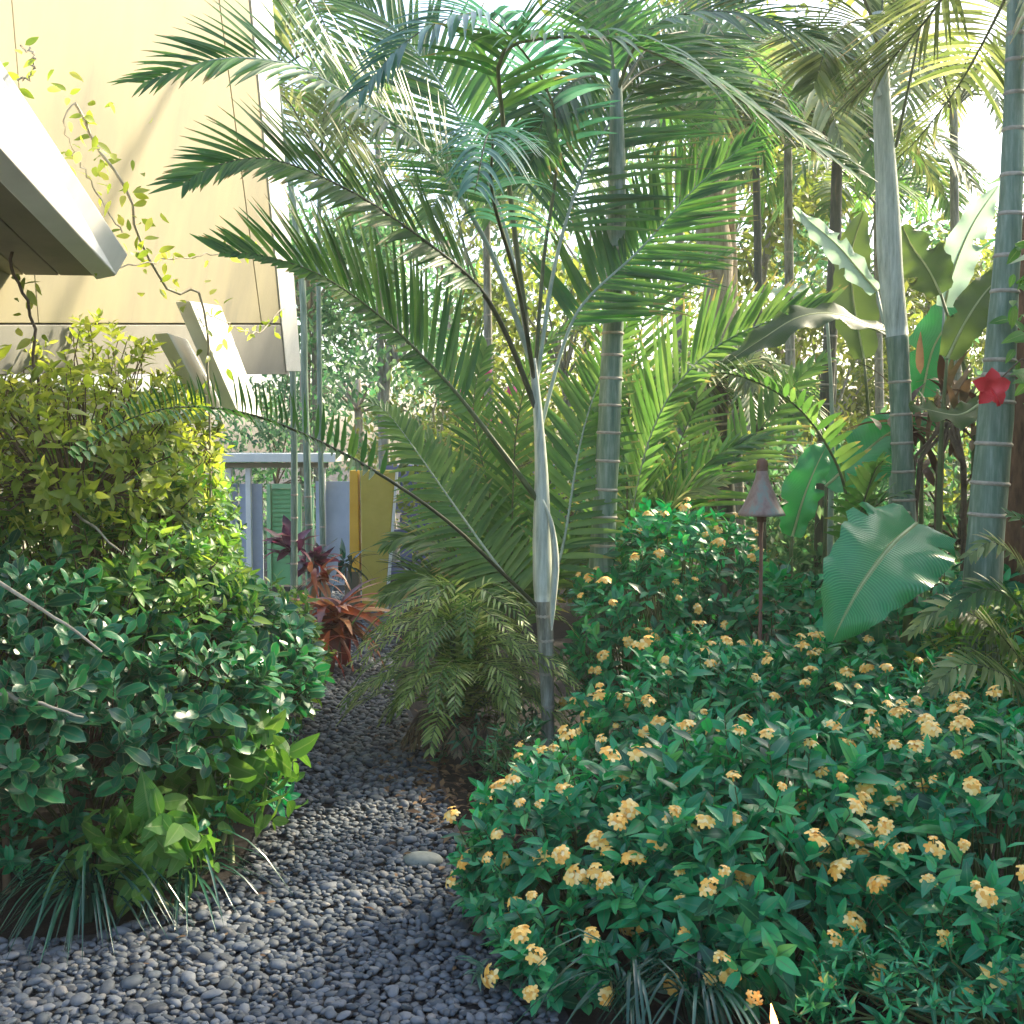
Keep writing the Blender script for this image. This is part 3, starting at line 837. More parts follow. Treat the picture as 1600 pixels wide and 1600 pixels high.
frond(yp, [(836, 600, 8), (810, 450, 7.8), (770, 310, 7.3), (770, 220, 6.6), (760, 215, 6.1), (742, 300, 5.7)], .45, 46, 10, 30, 85, 50, .6, .026, .35, 'palm_teal', 'rachis_dark', .016, seed=5)
frond(yp, [(838, 600, 8.05), (870, 400, 8.3), (920, 250, 8.6), (1000, 130, 8.9), (1090, 60, 9.2), (1180, 40, 9.4)], .85, 62, 45, 5, 60, 30, .08, .034, .3, 'palm', 'rachis_pale', .016, (.9, 1.15), seed=6)
frond(yp, [(842, 680, 8.02), (880, 540, 8.2), (915, 470, 8.3), (1000, 390, 8.5), (1080, 300, 8.6), (1170, 220, 8.6)], .75, 60, 50, 0, 60, 30, .06, .036, .3, 'palm', 'rachis_pale', .015, (1, 1), seed=7)
frond(yp, [(822, 520, 8), (790, 360, 8.2), (740, 230, 8.4), (680, 120, 8.6), (600, 30, 8.7), (500, -20, 8.8)], .85, 62, 40, 10, 62, 30, .1, .034, .3, 'palm', 'rachis_pale', .016, (1, 1), seed=8)
frond(yp, [(835, 600, 8.1), (850, 400, 8.2), (870, 260, 8.2), (860, 150, 8.0), (800, 60, 7.6), (740, 20, 7.3), (640, 60, 7.0), (560, 150, 6.8)], .6, 50, 20, 20, 62, 35, .3, .036, .4, 'palm_teal', 'rachis', .015, seed=9)
# low long frond arching left over the path
frond(yp, [(852, 960, 8), (790, 900, 7.9), (700, 815, 7.7), (600, 745, 7.5), (500, 690, 7.3), (400, 650, 6.8), (300, 635, 6.2), (200, 655, 5.6), (110, 720, 5.2)], .25, 56, 60, 35, 72, 50, .12, .038, .34, 'palm', 'rachis_dark', .014, (1.0, .75), ind=False, seed=10)
# broad light fronds behind the shaft
frond(yp, [(848, 960, 8.2), (790, 900, 8.6), (710, 790, 9.0), (640, 690, 9.3), (600, 640, 9.4), (575, 630, 9.4)], .46, 56, 35, 5, 70, 40, .18, .038, .12, 'palm_light', 'rachis_pale', .014, seed=11)
frond(yp, [(850, 950, 8.2), (880, 850, 8.4), (905, 700, 8.6), (935, 600, 8.8), (985, 500, 8.9)], .5, 34, 45, 5, 66, 35, .12, .045, .15, 'palm_light', 'rachis_pale', .013, seed=12)

areca = thing('areca_palm', (*P(790, 1000, 9.6)[:2], 0), 'clumping yellow green areca palm behind the crownshaft of the young palm', 'palm')
for i, pts in enumerate(([(800, 1000, 9.6), (770, 850, 9.7), (700, 730, 9.8), (640, 670, 9.9), (600, 650, 9.9)],
                         [(800, 1000, 9.6), (800, 820, 9.7), (810, 650, 9.9), (850, 540, 10), (920, 500, 10)],
                         [(790, 1010, 9.5), (740, 900, 9.5), (660, 840, 9.4), (600, 850, 9.3)],
                         [(790, 1010, 9.4), (740, 940, 9.3), (670, 900, 9.2), (600, 930, 9.1)],
                         [(800, 1000, 9.6), (830, 830, 9.7), (900, 680, 9.8), (980, 610, 9.9)],
                         [(800, 1010, 9.6), (860, 900, 9.6), (920, 830, 9.6), (960, 840, 9.6)],
                         [(800, 1000, 9.7), (770, 800, 9.9), (740, 640, 10.1), (760, 540, 10.3)])):
    frond(areca, pts, .48, 50, 30, 10, 62, 30, .22, .036, .12, 'palm_light', 'rachis', .011, seed=20 + i)
mb = MB()
for i in range(5):
    b0 = P(800 + i * 6 - 12, 1000, 9.6); b0[2] = -.02; mb.tube([b0, P(798 + i * 3, 1000, 9.6)], [.022, .014], 8)
mb.build('canes', M['stem'], areca)

# slim ringed palm right of the young palm
rp = thing('ringed_palm', (*P(930, 900, 8.6)[:2], 0), 'slim green palm trunk with pale rings just right of the young palm', 'palm')
yr = [890, 845, 800, 757, 712, 668, 625, 583, 547, 513, 482, 455, 428]
top = 110; bot = 1160
ringed_trunk(rp, [(925, 1160, 8.6), (936, 1000, 8.6), (940, 880, 8.6), (950, 700, 8.6), (956, 560, 8.6), (962, 400, 8.6), (964, 250, 8.6), (962, 110, 8.6)],
             [.095, .092, .088, .082, .075, .068, .06, .038], 'trunk_green', [(bot - y) / (bot - top) for y in yr] + [.74, .77, .06, .12, .18], .011)
for i, pts in enumerate(([(962, 150, 8.6), (1000, 60, 8.4), (1080, 20, 8.2), (1200, 30, 8.0), (1330, 90, 7.9)],
                         [(962, 150, 8.6), (1010, 110, 8.9), (1090, 100, 9.2), (1170, 170, 9.5), (1200, 270, 9.7)],
                         [(962, 150, 8.6), (950, 50, 8.7), (900, -30, 8.8)],
                         [(962, 150, 8.6), (920, 120, 8.4), (860, 160, 8.2), (830, 260, 8.1)],
                         [(962, 150, 8.6), (990, 130, 9.0), (1040, 170, 9.4), (1070, 260, 9.6)],
                         [(962, 150, 8.6), (1030, 60, 9.0), (1130, 60, 9.5), (1220, 140, 9.9), (1260, 240, 10)])):
    frond(rp, pts, .55, 44, 35, 10, 60, 30, .15, .034, .15, 'palm', 'rachis', .014, seed=40 + i)

# big yellow-green frond palm behind
fp = thing('fan_leaf_palm', (*P(985, 960, 9.4)[:2], 0), 'stemless palm with dense olive green fronds behind the ringed trunk', 'palm')
frond(fp, [(985, 960, 9.4), (990, 800, 9.3), (1025, 660, 9.2), (1090, 565, 9.1), (1180, 510, 9.0), (1290, 480, 8.9)], .95, 62, 55, 0, 62, 35, .05, .05, .1, 'palm_light', 'rachis_pale', .014, (1.0, .35), seed=60)
frond(fp, [(985, 960, 9.4), (980, 700, 9.8), (1000, 520, 9.9), (1060, 430, 10), (1140, 400, 10)], .8, 40, 40, 5, 50, 30, .1, .04, .2, 'palm_light', 'rachis', .012, seed=61)
frond(fp, [(985, 960, 9.4), (1040, 820, 9.4), (1110, 720, 9.4), (1200, 680, 9.3)], .5, 36, 30, 5, 60, 30, .15, .04, .15, 'palm', 'rachis', .011, seed=62)
frond(fp, [(985, 960, 9.4), (1020, 860, 9.3), (1060, 780, 9.2), (1130, 750, 9.1)], .5, 30, 30, 5, 60, 30, .15, .04, .15, 'palm_olive', 'rachis', .011, seed=63)
frond(fp, [(985, 960, 9.6), (1060, 700, 10), (1090, 620, 10.2), (1050, 560, 10.3)], .5, 30, 30, 5, 60, 30, .15, .04, .2, 'palm_light', 'rachis', .011, seed=64)
frond(fp, [(985, 960, 9.6), (1080, 800, 10), (1180, 680, 10.2), (1250, 590, 10.3), (1290, 560, 10.3)], .6, 36, 40, 5, 60, 30, .12, .045, .2, 'palm_light', 'rachis', .011, seed=65)
mb = MB(); b0 = P(985, 960, 9.4); mb.tube([[b0[0], 9.4, -.02], b0 - [0, 0, .3], b0], [.07, .06, .03], 10); mb.build('stem', M['brown_bark'], fp)

# trunk C (right, pale crownshaft)
pc = thing('pale_shaft_palm', (*P(1420, 900, 8.8)[:2], 0), 'palm with whitish crownshaft and bluish green ringed lower stem right of the copper lamp', 'palm')
ringed_trunk(pc, [(1424, 1150, 8.8), (1418, 950, 8.8), (1414, 820, 8.8), (1408, 650, 8.8), (1402, 520, 8.8)], [.09, .085, .08, .075, .075], 'trunk_green', [.45, .52, .59, .66, .73, .80, .88], .011)
mb = MB(); mb.tube(catmull([P(1402, 525, 8.8), P(1396, 470, 8.8), P(1390, 400, 8.8), P(1386, 300, 8.8), P(1380, 200, 8.8), P(1376, 100, 8.8), P(1372, 20, 8.8)], 30), np.interp(np.linspace(0, 1, 30), [0, .1, .3, .6, 1], [.078, .082, .088, .07, .045]), 14)
mb.build('crownshaft', M['trunk_pale'], pc)
mb = MB(); mb.tube(catmull([P(1372, 150, 8.75), P(1355, 110, 8.7), P(1342, 95, 8.7)], 8), np.linspace(.03, .008, 8), 8); mb.build('leaf_sheath', M['trunk_pale'], pc)
for i, pts in enumerate(([(1400, 230, 8.8), (1425, 110, 8.7), (1450, 0, 8.6), (1500, -90, 8.5)],
                         [(1376, 60, 8.8), (1330, -30, 8.6), (1240, -60, 8.4), (1130, 10, 8.3)],
                         [(1376, 60, 8.8), (1440, -10, 8.6), (1540, 0, 8.5), (1640, 70, 8.4)],
                         [(1376, 80, 8.8), (1350, 30, 8.5), (1300, 60, 8.2), (1270, 140, 8.0)],
                         [(1376, 80, 8.8), (1380, -40, 9), (1380, -120, 9.2)])):
    frond(pc, pts, .6, 40, 25, 15, 60, 30, .2, .035, .2 if i else .5, 'palm_olive', 'rachis', .014, seed=80 + i)

# trunk D thick right edge
pd = thing('thick_ringed_palm', (*P(1530, 900, 7.2)[:2], 0), 'thick leaning palm trunk with white rings at the right edge of the garden', 'palm')
yr = [795, 745, 683, 617, 575, 552, 445, 390, 325, 265, 195, 140, 90, 50]
ringed_trunk(pd, [(1522, 1180, 7.2), (1530, 1000, 7.2), (1540, 840, 7.2), (1556, 650, 7.2), (1568, 480, 7.2), (1580, 300, 7.2), (1586, 100, 7.2), (1590, -60, 7.2)],
             [.13, .115, .105, .1, .08, .065, .055, .05], 'trunk_green', [(1180 - y) / 1240 for y in yr], .013)
for i, pts in enumerate(([(1590, -50, 7.2), (1520, -60, 7.4), (1440, 40, 7.8), (1330, 160, 8.2)],
                         [(1590, -50, 7.2), (1560, 20, 8), (1500, 130, 8.8), (1440, 210, 9.3), (1400, 250, 9.6)],
                         [(1590, -50, 7.2), (1640, -40, 7), (1700, 60, 6.8)])):
    frond(pd, pts, .7, 40, 25, 15, 60, 30, .2, .035, .2, 'palm_olive', 'rachis', .014, seed=90 + i)
bt = thing('brown_tree_trunk', (*P(1590, 860, 7.8)[:2], 0), 'reddish brown rough tree trunk behind the thick ringed palm at the right edge', 'tree')
mb = MB(); mb.tube(catmull([[P(1580, 900, 7.8)[0], 7.8, -.05], P(1585, 850, 7.8), P(1592, 700, 7.8), P(1604, 520, 7.8), P(1630, 300, 7.8), P(1650, 0, 7.8)], 20), np.linspace(.14, .09, 20), 12); mb.build('trunk', M['brown_bark'], bt)

# slim dark trunks
for (pts, rad, rg, lab, mat, crown) in (
    ([(1138, 1040, 11.5), (1136, 820, 11.5), (1130, 700, 11.5), (1124, 600, 11.5)], [.09, .085, .08, .07], [.55, .61, .67, .73, .79, .86], 'short dark palm trunk with close rings left of the copper lamp', 'trunk_dark', None),
    ([(1192, 1020, 12.5), (1190, 800, 12.5), (1187, 650, 12.5), (1184, 400, 12.5), (1180, 200, 12.5)], [.05, .045, .042, .04, .035], [.38, .42, .46, .5, .54, .58], 'very slim dark palm stem rising directly behind the copper lamp', 'trunk_dark', (1180, 200)),
    ([(1280, 1000, 13), (1288, 700, 13), (1296, 550, 13), (1304, 400, 13), (1308, 250, 13)], [.085, .08, .075, .07, .055], [.42, .46, .5, .54, .59, .64], 'dark ringed palm stem between the copper lamp and the whitish crownshaft palm', 'trunk_dark', (1308, 250)),
    ([(458, 930, 13), (460, 800, 13), (458, 600, 13), (452, 400, 13), (400, 100, 13)], [.036, .036, .032, .03, .025], [.1, .14, .18, .22, .26], 'left stem of the pair of slim bluish palms before the far gate', 'trunk_green', None),
    ([(488, 940, 13.5), (482, 800, 13.5), (476, 600, 13.5), (470, 420, 13.5), (430, 110, 13.5)], [.042, .04, .038, .034, .025], [.1, .15, .2, .25], 'right stem of the pair of slim bluish palms before the far gate', 'trunk_green', (430, 110)),
    ([(506, 940, 14.5), (503, 800, 14.5), (500, 650, 14.5), (498, 420, 14.5), (500, 250, 14.5)], [.034, .032, .03, .028, .025], [.05, .09, .13, .17, .21], 'single slim palm stem with green bands just left of the yellow pier', 'trunk_green', (500, 250))):
    t = thing('slim_palm', (*P(*pts[0])[:2], 0), lab, 'palm')
    pts = [(pts[0][0], 690 + 2.12 * 1931 / pts[0][2], pts[0][2])] + list(pts[1:])
    ringed_trunk(t, pts, rad, 'trunk_pale' if mat == 'trunk_pale2' else mat, rg, .012, 10)
    D = pts[0][2]
    if crown:
        cx, cy = crown
        for k in range(7):
            an = k * .9 + cx * .01; ln = rnd.uniform(130, 190)
            dx, dy = math.cos(an) * ln, -abs(math.sin(an)) * ln * .7
            frond(t, [(cx, cy, D), (cx + dx * .5, cy + dy * .9 - 20, D + .4 * math.sin(an * 2)), (cx + dx, cy + dy * .7, D + .8 * math.sin(an * 2)), (cx + dx * 1.35, cy + dy * .1 + 50, D + 1.1 * math.sin(an * 2))],
                  .65, 26, 20, 10, 60, 30, .25, .05, .12, 'palm_light' if k % 2 else 'palm_olive', 'rachis', .014, segs=4, seed=int(cx + k))
    elif D < 12:
        for k in range(6):
            an = k * 1.05
            frond(t, [(1124, 600, D), (1124 + math.cos(an) * 60, 560 - 20 * math.sin(an), D + .5 * math.sin(an)), (1124 + math.cos(an) * 110, 610, D + .8 * math.sin(an))], .35, 20, 20, 10, 60, 30, .3, .05, .1, 'palm_olive', 'rachis', .01, segs=4, seed=300 + k)
    else:
        for k in range(5):
            an = 2.4 + k * .6; ln = 150
            frond(t, [(400, 100, D), (400 + math.cos(an) * ln * .6, 60 - math.sin(an) * 60, D), (400 + math.cos(an) * ln, 110 - math.sin(an) * 40, D + .5 * (k - 2))], .6, 24, 20, 10, 60, 30, .25, .045, .1, 'palm_olive', 'rachis', .012, segs=4, seed=320 + k)

# curled-leaflet palm (cycad like) behind the banana leaf
cy = thing('curled_leaf_palm', (*P(1325, 830, 8.3)[:2], 0), 'small palm with upright curled leaflets above the big banana leaf', 'palm')
frond(cy, [(1330, 860, 8.3), (1325, 790, 8.3), (1305, 720, 8.2), (1250, 640, 8.0), (1170, 592, 7.8), (1085, 578, 7.6)], .36, 30, 30, 35, 66, 35, .12, .045, .1, 'palm_light', 'rachis', .013, seed=110)
frond(cy, [(1330, 860, 8.3), (1345, 800, 8.1), (1365, 740, 7.9), (1380, 720, 7.7)], .3, 14, 20, 30, 60, 25, .3, .05, .1, 'palm_light', 'rachis', .012, seed=111)
frond(cy, [(1330, 860, 8.3), (1370, 790, 8.2), (1420, 770, 8.1)], .28, 10, 20, 30, 60, 25, .3, .05, .1, 'palm_light', 'rachis', .012, seed=112)
mb = MB(); b0 = P(1330, 860, 8.3); mb.tube([[b0[0], 8.3, -.02], b0], [.06, .04], 10); mb.build('stem', M['brown_bark'], cy)

# ================================================================ BANANA plants
ban = thing('banana_plant', (*P(1400, 900, 7.2)[:2], 0), 'banana plant holding the large drooping glossy leaf in front of the pale palm', 'banana plant')
big_leaf(ban, [(1432, 818, 7.05), (1395, 850, 6.8), (1350, 908, 6.65), (1318, 965, 6.6), (1300, 1004, 6.65)], .36, .32, 'banana', tears=((-1, 5, .4), (1, 7, .35)), seed=3, nrm=(-.25, -1, .55), fold=.42, wave=.035, skew=-.25)
mb = MB(); g = P(1420, 900, 7.3); mb.tube(catmull([[g[0], 7.3, -.02], [g[0] - .02, 7.25, .9], P(1425, 815, 7.15), P(1405, 822, 7.0)], 14), np.linspace(.05, .014, 14), 10); mb.build('stalk', M['stem'], ban)
specs = [
    ('teal banana leaf standing upright just right of the copper lamp', [(1238, 838, 8.6), (1255, 780, 8.5), (1275, 730, 8.5), (1295, 690, 8.6)], .17, .12, 'banana', (0.1, -1, .2), (1236, 850, 8.6)),
    ('broad banana leaf slanting up behind the pale ringed stem', [(1290, 760, 9.3), (1340, 715, 9.3), (1400, 670, 9.3), (1465, 650, 9.3)], .2, .26, 'banana', (-.2, -1, .5), (1290, 780, 9.3)),
    ('dark drooping banana leaf arching above the copper lamp', [(1385, 520, 8.9), (1310, 492, 8.8), (1250, 495, 8.7), (1190, 530, 8.6), (1130, 570, 8.5)], .17, .14, 'banana_olive', (0.1, -.6, 1), (1400, 700, 9.0)),
    ('olive banana leaf with long stalk between the two right palms', [(1470, 460, 9.6), (1450, 420, 9.6), (1425, 385, 9.6), (1410, 352, 9.6)], .2, .2, 'banana_olive', (0, -1, .2), (1520, 640, 9.6)),
    ('pale sunlit banana leaf high beside the thick ringed palm', [(1475, 480, 10), (1490, 420, 10), (1520, 350, 10), (1560, 290, 10)], .13, .16, 'banana_pale', (0, -1, .3), (1470, 640, 10)),
    ('pale narrow banana leaf in front of the dark ringed stem', [(1370, 455, 10.2), (1340, 420, 10.2), (1305, 380, 10.2), (1240, 325, 10.2)], .14, .09, 'banana_pale', (0, -1, .3), (1395, 600, 10.2)),
    ('bluish banana leaf lying flat above the dark arching leaf', [(1290, 470, 9.8), (1250, 455, 9.8), (1215, 455, 9.8), (1180, 462, 9.8)], .09, .12, 'banana_pale', (0, -.5, 1), (1300, 640, 9.8)),
    ('deep green banana leaf behind the thick ringed trunk', [(1480, 560, 8.4), (1510, 500, 8.4), (1545, 450, 8.5), (1590, 410, 8.6)], .13, .14, 'banana_olive', (0, -1, .4), (1470, 700, 8.4)),
    ('tall olive banana leaf left of the whitish crownshaft', [(1350, 560, 11), (1335, 480, 11), (1330, 400, 11), (1350, 330, 11)], .2, .22, 'banana_olive', (0.1, -1, .2), (1360, 700, 11)),
    ('wide green banana leaf bending right behind the pale ringed stem', [(1440, 620, 10.5), (1460, 540, 10.5), (1500, 490, 10.5), (1560, 480, 10.5)], .22, .2, 'banana', (0, -1, .6), (1440, 760, 10.5)),
    ('dark pointed banana leaf beside the red flower', [(1540, 625, 8.0), (1500, 648, 7.9), (1450, 640, 7.9), (1420, 632, 7.9)], .12, .09, 'banana_olive', (0, -.8, 1), (1545, 700, 8.0)),
]
for i, (lab, mid, wl, wr, mt, nr, foot) in enumerate(specs):
    t = thing('banana_plant', (*P(*foot)[:2], 0), lab.replace(' leaf', ' plant leaf', 1) if False else lab, 'banana plant')
    big_leaf(t, mid, wl, wr, mt, tears=((-1, 7, .4), (1, 12, .5)), seed=20 + i, nrm=nr, wave=.03)
    g = P(*foot); mb = MB(); mb.tube(catmull([[g[0], g[1], -.02], [g[0], g[1], g[2] * .5], g, P(*mid[0])], 12), np.linspace(.035, .011, 12), 8); mb.build('stalk', M['rachis_pale'] if 'pale' in mt else M['stem'], t)

# dry bromeliad-like clump and dark stems
br = thing('dry_leaf_clump', (*P(1490, 800, 8.6)[:2], 0), 'clump of brown dried sword leaves beside the thick ringed trunk', 'plant')
n = 90; rs = np.random.RandomState(3)
an = rs.uniform(0, 6.28, n); el = rs.uniform(.3, 1.4, n)
dr = np.stack([np.cos(an) * np.cos(el), np.sin(an) * np.cos(el), np.sin(el)], -1)
c0 = P(1480, 670, 9.0)
emit_leaves(br, 'strap', np.tile(c0, (n, 1)) + rs.normal(0, 1, (n, 3)) * [.16, .1, .16], dr, np.tile([0, 0, 1.0], (n, 1)) + rs.normal(0, .2, (n, 3)), rs.uniform(.22, .45, n), M['brom_leaf'], n_ind=90)
mb = MB()
for k in range(9):
    x = 1430 + (k * 37) % 110; b0 = P(x, 820, 8.8); mb.tube(catmull([[b0[0], 8.8, -.02], P(x + rs.uniform(-8, 8), 740, 8.8), P(1470 + k * 3, 660, 8.8)], 8), np.linspace(.02, .012, 8), 6)
mb.build('stems', M['twig'], br)

# red hibiscus
hib = thing('hibiscus_plant', (*P(1600, 640, 7.0)[:2], 0), 'hibiscus shrub branch with one red flower hanging before the thick ringed trunk', 'hibiscus')
hc = P(1548, 606, 6.8)
mb = MB(); mb.tube(catmull([[P(1650, 640, 7)[0], 7, -.02], P(1650, 700, 6.9), P(1620, 560, 6.8), P(1575, 580, 6.8), hc], 14), np.linspace(.02, .004, 14), 6); mb.build('branch', M['twig'], hib)
mb = MB(); rs = np.random.RandomState(8)
hv5 = leaf_variant(.85, 6, .15, .4, 'obovate', .10, 4)
dd5 = np.array([[math.cos(k * 1.2566 + .3), -.55, math.sin(k * 1.2566 + .3)] for k in range(5)])
mb.batch(hv5, frames(dd5, np.tile([0, -1.0, 0], (5, 1))) * .1, np.tile(hc, (5, 1)))
hp = [hc, hc + [.02, -.03, -.05], hc + [.035, -.03, -.1]]; mb.tube(hp, [.006, .008, .012], 6)
mb.build('flower', M['red_petal'], hib)
pp, dd = [], []
for k in range(46):
    q = rs.rand(); c_ = P(1575 + 70 * rs.rand(), 380 + 260 * rs.rand(), 6.8 + .3 * rs.rand()); pp.append(c_); dd.append(rs.normal(0, 1, 3) * [1, .6, 1] - [.3, 0, .3])
emit_leaves(hib, 'broad', pp, dd, rs.normal(0, .4, (46, 3)) + [0, -1, .8], rs.uniform(.07, .13, 46), M['light_leaf'], n_ind=46)

# ================================================================ copper path lamp
lamp = thing('copper_path_lamp', (*P(1190, 1000, 7.9)[:2], 0), 'weathered copper cone path lamp on a thin brown pole among the yellow flowers', 'lamp')
lx = P(1190, 800, 7.9)[0]
z = lambda y: P(1190, y, 7.9)[2]
mb = MB(); mb.tube([[lx, 7.9, -.02], [lx, 7.9, z(735)]], .0125, 10); mb.build('pole', M['copper_dark'], lamp)
s_ = 7.9 / 1931.0
prof = [(735, 8), (742, 10), (748, 11), (760, 15.5), (775, 22), (790, 29), (800, 35), (805, 37), (805.5, 35), (790, 27), (760, 14), (748, 9)]
mb = MB(); mb.tube([[lx, 7.9, z(y)] for y, r in prof], [r * s_ for y, r in prof], 28, False); mb.build('shade', M['copper'], lamp)
mb = MB(); mb.tube([[lx, 7.9, z(736)], [lx, 7.9, z(728)], [lx, 7.9, z(720)], [lx, 7.9, z(716)]], [.034, .038, .034, .01], 16); mb.build('cap', M['copper_dark'], lamp)
mb = MB(); mb.tube([[lx, 7.9, z(815)], [lx, 7.9, z(800)]], [.03, .032], 14); mb.build('collar', M['copper_dark'], lamp)

# small torch with a flame at the bottom edge
M['flame'] = new_mat('flame')[0]
b = M['flame'].node_tree.nodes["Principled BSDF"]; b.inputs["Emission Color"].default_value = (1, .42, .1, 1); b.inputs["Emission Strength"].default_value = 3.2; b.inputs["Base Color"].default_value = (.8, .5, .3, 1)
tor = thing('small_torch', (*P(1209, 1600, 4.0)[:2], 0), 'small garden torch with a lit orange flame at the bottom under the flowering shrub', 'torch')
tx = P(1209, 1600, 4.0)[0]; fz = P(1209, 1606, 4.0)[2]
mb = MB(); mb.tube([[tx, 4, -.02], [tx, 4, fz - .03], [tx, 4, fz - .029], [tx, 4, fz]], [.012, .012, .03, .035], 14); mb.build('burner', M['copper_dark'], tor)
mb = MB(); mb.tube([[tx, 4, fz - .005], [tx + .003, 4, fz + .015], [tx - .002, 4, fz + .035], [tx - .006, 4, fz + .058], [tx - .01, 4, fz + .082]], [.006, .013, .011, .006, .001], 10); mb.build('flame', M['flame'], tor)
fl = bpy.data.lights.new('torch_light', 'POINT'); fl.energy = .35; fl.color = (1, .5, .18); fl.shadow_soft_size = .02
flo = bpy.data.objects.new('torch_light', fl); link(flo, tor); flo.location = (0, -.0, fz + .1)

# ================================================================ SHRUBS, right side (yellow flowers)
def shrub(name, label, cat, els, n, *a, group=None, **kw):
    e0 = els[0]; root = thing(name, (e0[0], e0[1], 0), label, cat, group)
    return bush(root, els, n, *a, **kw)


G1 = 'yellow flowering shrubs beside the gravel path'
shrub('flowering_shrub', 'yellow flowering shrub spilling onto the gravel, the leftmost and lowest of the flowering mass', 'shrub', [(.36, 5.35, .3, .58, .6, .45), (.15, 5.3, .2, .38, .4, .3), (.6, 4.85, .2, .4, .35, .33), (.22, 4.7, .1, .3, .32, .24)], 350, .12, 'ovate', M['flower_leaf'], 7, n_ind=300, flowers=70, seed=101, group=G1)
shrub('flowering_shrub', 'large leaved yellow flowering shrub at the front centre, above the small torch flame', 'shrub', [(1.1, 5.2, .35, .75, .75, .55), (1.0, 4.75, .25, .5, .5, .42)], 300, .15, 'ovate', M['flower_leaf'], 7, n_ind=300, flowers=50, seed=102, group=G1)
shrub('flowering_shrub', 'dense yellow flowering shrub filling the front right below the banana leaf', 'shrub', [(2.05, 5.1, .4, .75, .8, .58), (1.75, 4.6, .3, .55, .5, .45)], 350, .12, 'ovate', M['flower_leaf'], 7, n_ind=300, flowers=105, seed=103, group=G1)
shrub('flowering_shrub', 'yellow flowering shrub right behind the front ones, around the foot of the copper lamp', 'shrub', [(1.05, 6.9, .45, .68, .8, .55), (1.7, 6.7, .45, .75, .8, .52)], 420, .13, 'ovate', M['flower_leaf'], 7, n_ind=300, flowers=100, seed=104, group=G1)
shrub('flowering_shrub', 'tall yellow flowering shrub between the slim ringed palm and the copper lamp', 'shrub', [(1.15, 8.7, .8, .7, .6, .85), (.85, 8.3, .6, .5, .5, .7)], 400, .13, 'ovate', M['flower_leaf'], 7, n_ind=250, flowers=60, seed=105, group=G1)
shrub('flowering_shrub', 'yellow flowering shrub under the drooping banana leaf at the right', 'shrub', [(2.4, 6.3, .45, .7, .7, .5)], 300, .13, 'lance', M['flower_leaf'], 8, n_ind=250, flowers=30, seed=106, group=G1)
shrub('red_tip_shrub', 'low narrow leaved shrub with tiny red tips in the bottom right corner', 'shrub', [(1.75, 4.15, .18, .75, .35, .3)], 220, .075, 'lance', M['flower_leaf'], 8, n_ind=250, seed=107)
shrub('dark_filler_shrub', 'dark broad leaved shrub in shade below the banana leaves and behind the flowers', 'shrub', [(2.7, 7.5, .6, .9, .5, .8), (2.0, 8.2, .5, .8, .5, .75)], 340, .16, 'broad', M['flower_leaf'], 6, n_ind=150, seed=108)
shrub('dark_filler_shrub', 'leafy green shrub hiding the foot of the thick ringed palm at the right edge', 'shrub', [(2.75, 6.8, .6, .55, .5, .65)], 200, .14, 'lance', M['olive_leaf'], 7, n_ind=150, seed=109)
shrub('dark_undershrub', 'low dark plants in shade at the foot of the young palm beside the fern', 'shrub', [(.1, 7.3, .12, .35, .5, .28), (-.1, 8.2, .15, .5, .4, .3)], 120, .1, 'lance', M['dark_leaf'], 7, n_ind=60, seed=110)

# ================================================================ SHRUBS, left side
shrub('variegated_shrub', 'dark green shrub with cream edged rounded leaves at the front left of the path', 'shrub', [(-2.15, 6.1, .8, .95, .9, .55), (-2.35, 5.6, 1.2, .5, .45, .45), (-1.85, 6.4, 1.0, .5, .5, .45), (-1.75, 6.9, .8, .65, .8, .5), (-2.3, 5.3, .9, .5, .5, .5)], 640, .135, 'obovate', M['dark_leaf'], 7, n_ind=300, th=(50, 100), seed=201, stem='twig')
shrub('drooping_leaf_shrub', 'shrub with larger drooping fresh green leaves at the edge of the gravel', 'shrub', [(-1.42, 6.1, .42, .36, .4, .42), (-1.62, 5.4, .28, .28, .25, .28)], 62, .23, 'broad', M['light_leaf'], 5, n_ind=300, th=(70, 120), hang=.7, seed=202)
shrub('olive_shrub', 'big yellowish green shrub climbing below the house eave on the left', 'shrub', [(-2.85, 8.4, 1.3, .95, .9, .95), (-1.95, 8.8, .55, .6, .9, .6), (-1.95, 7.0, 1.1, .5, .6, .42), (-2.2, 8.0, 1.5, .45, .6, .65), (-2.1, 6.3, 1.3, .75, .5, .45), (-2.6, 7.2, 1.3, .85, .8, .8), (-2.35, 7.0, 1.6, .62, .7, .6)], 1550, .115, 'ovate', M['olive_leaf'], 7, low=-.8, n_ind=300, th=(50, 105), seed=203, stem='twig')
shrub('sunlit_vine', 'yellow sunlit leafy vine massed under the white eave', 'vine', [(-2.45, 7.2, 2.2, .6, .7, .6), (-2.2, 7.7, 1.95, .4, .6, .5), (-2.2, 6.2, 2.05, .5, .6, .42), (-2.35, 8.3, 2.0, .4, .5, .35), (-2.9, 6.6, 2.3, .5, .6, .5), (-2.0, 7.0, 1.75, .3, .4, .25)], 820, .1, 'ovate', M['vine_leaf'], 6, low=-.9, n_ind=250, seed=204, stem='twig')
shrub('dark_undershrub', 'dark shaded shrub at the foot of the left planting beside the path', 'shrub', [(-2.2, 6.3, .3, 1.0, .9, .35), (-1.9, 8.0, .3, .5, .9, .4)], 260, .1, 'ovate', M['dark_leaf2'] if 'dark_leaf2' in M else M['flower_leaf'], 7, n_ind=100, seed=205)

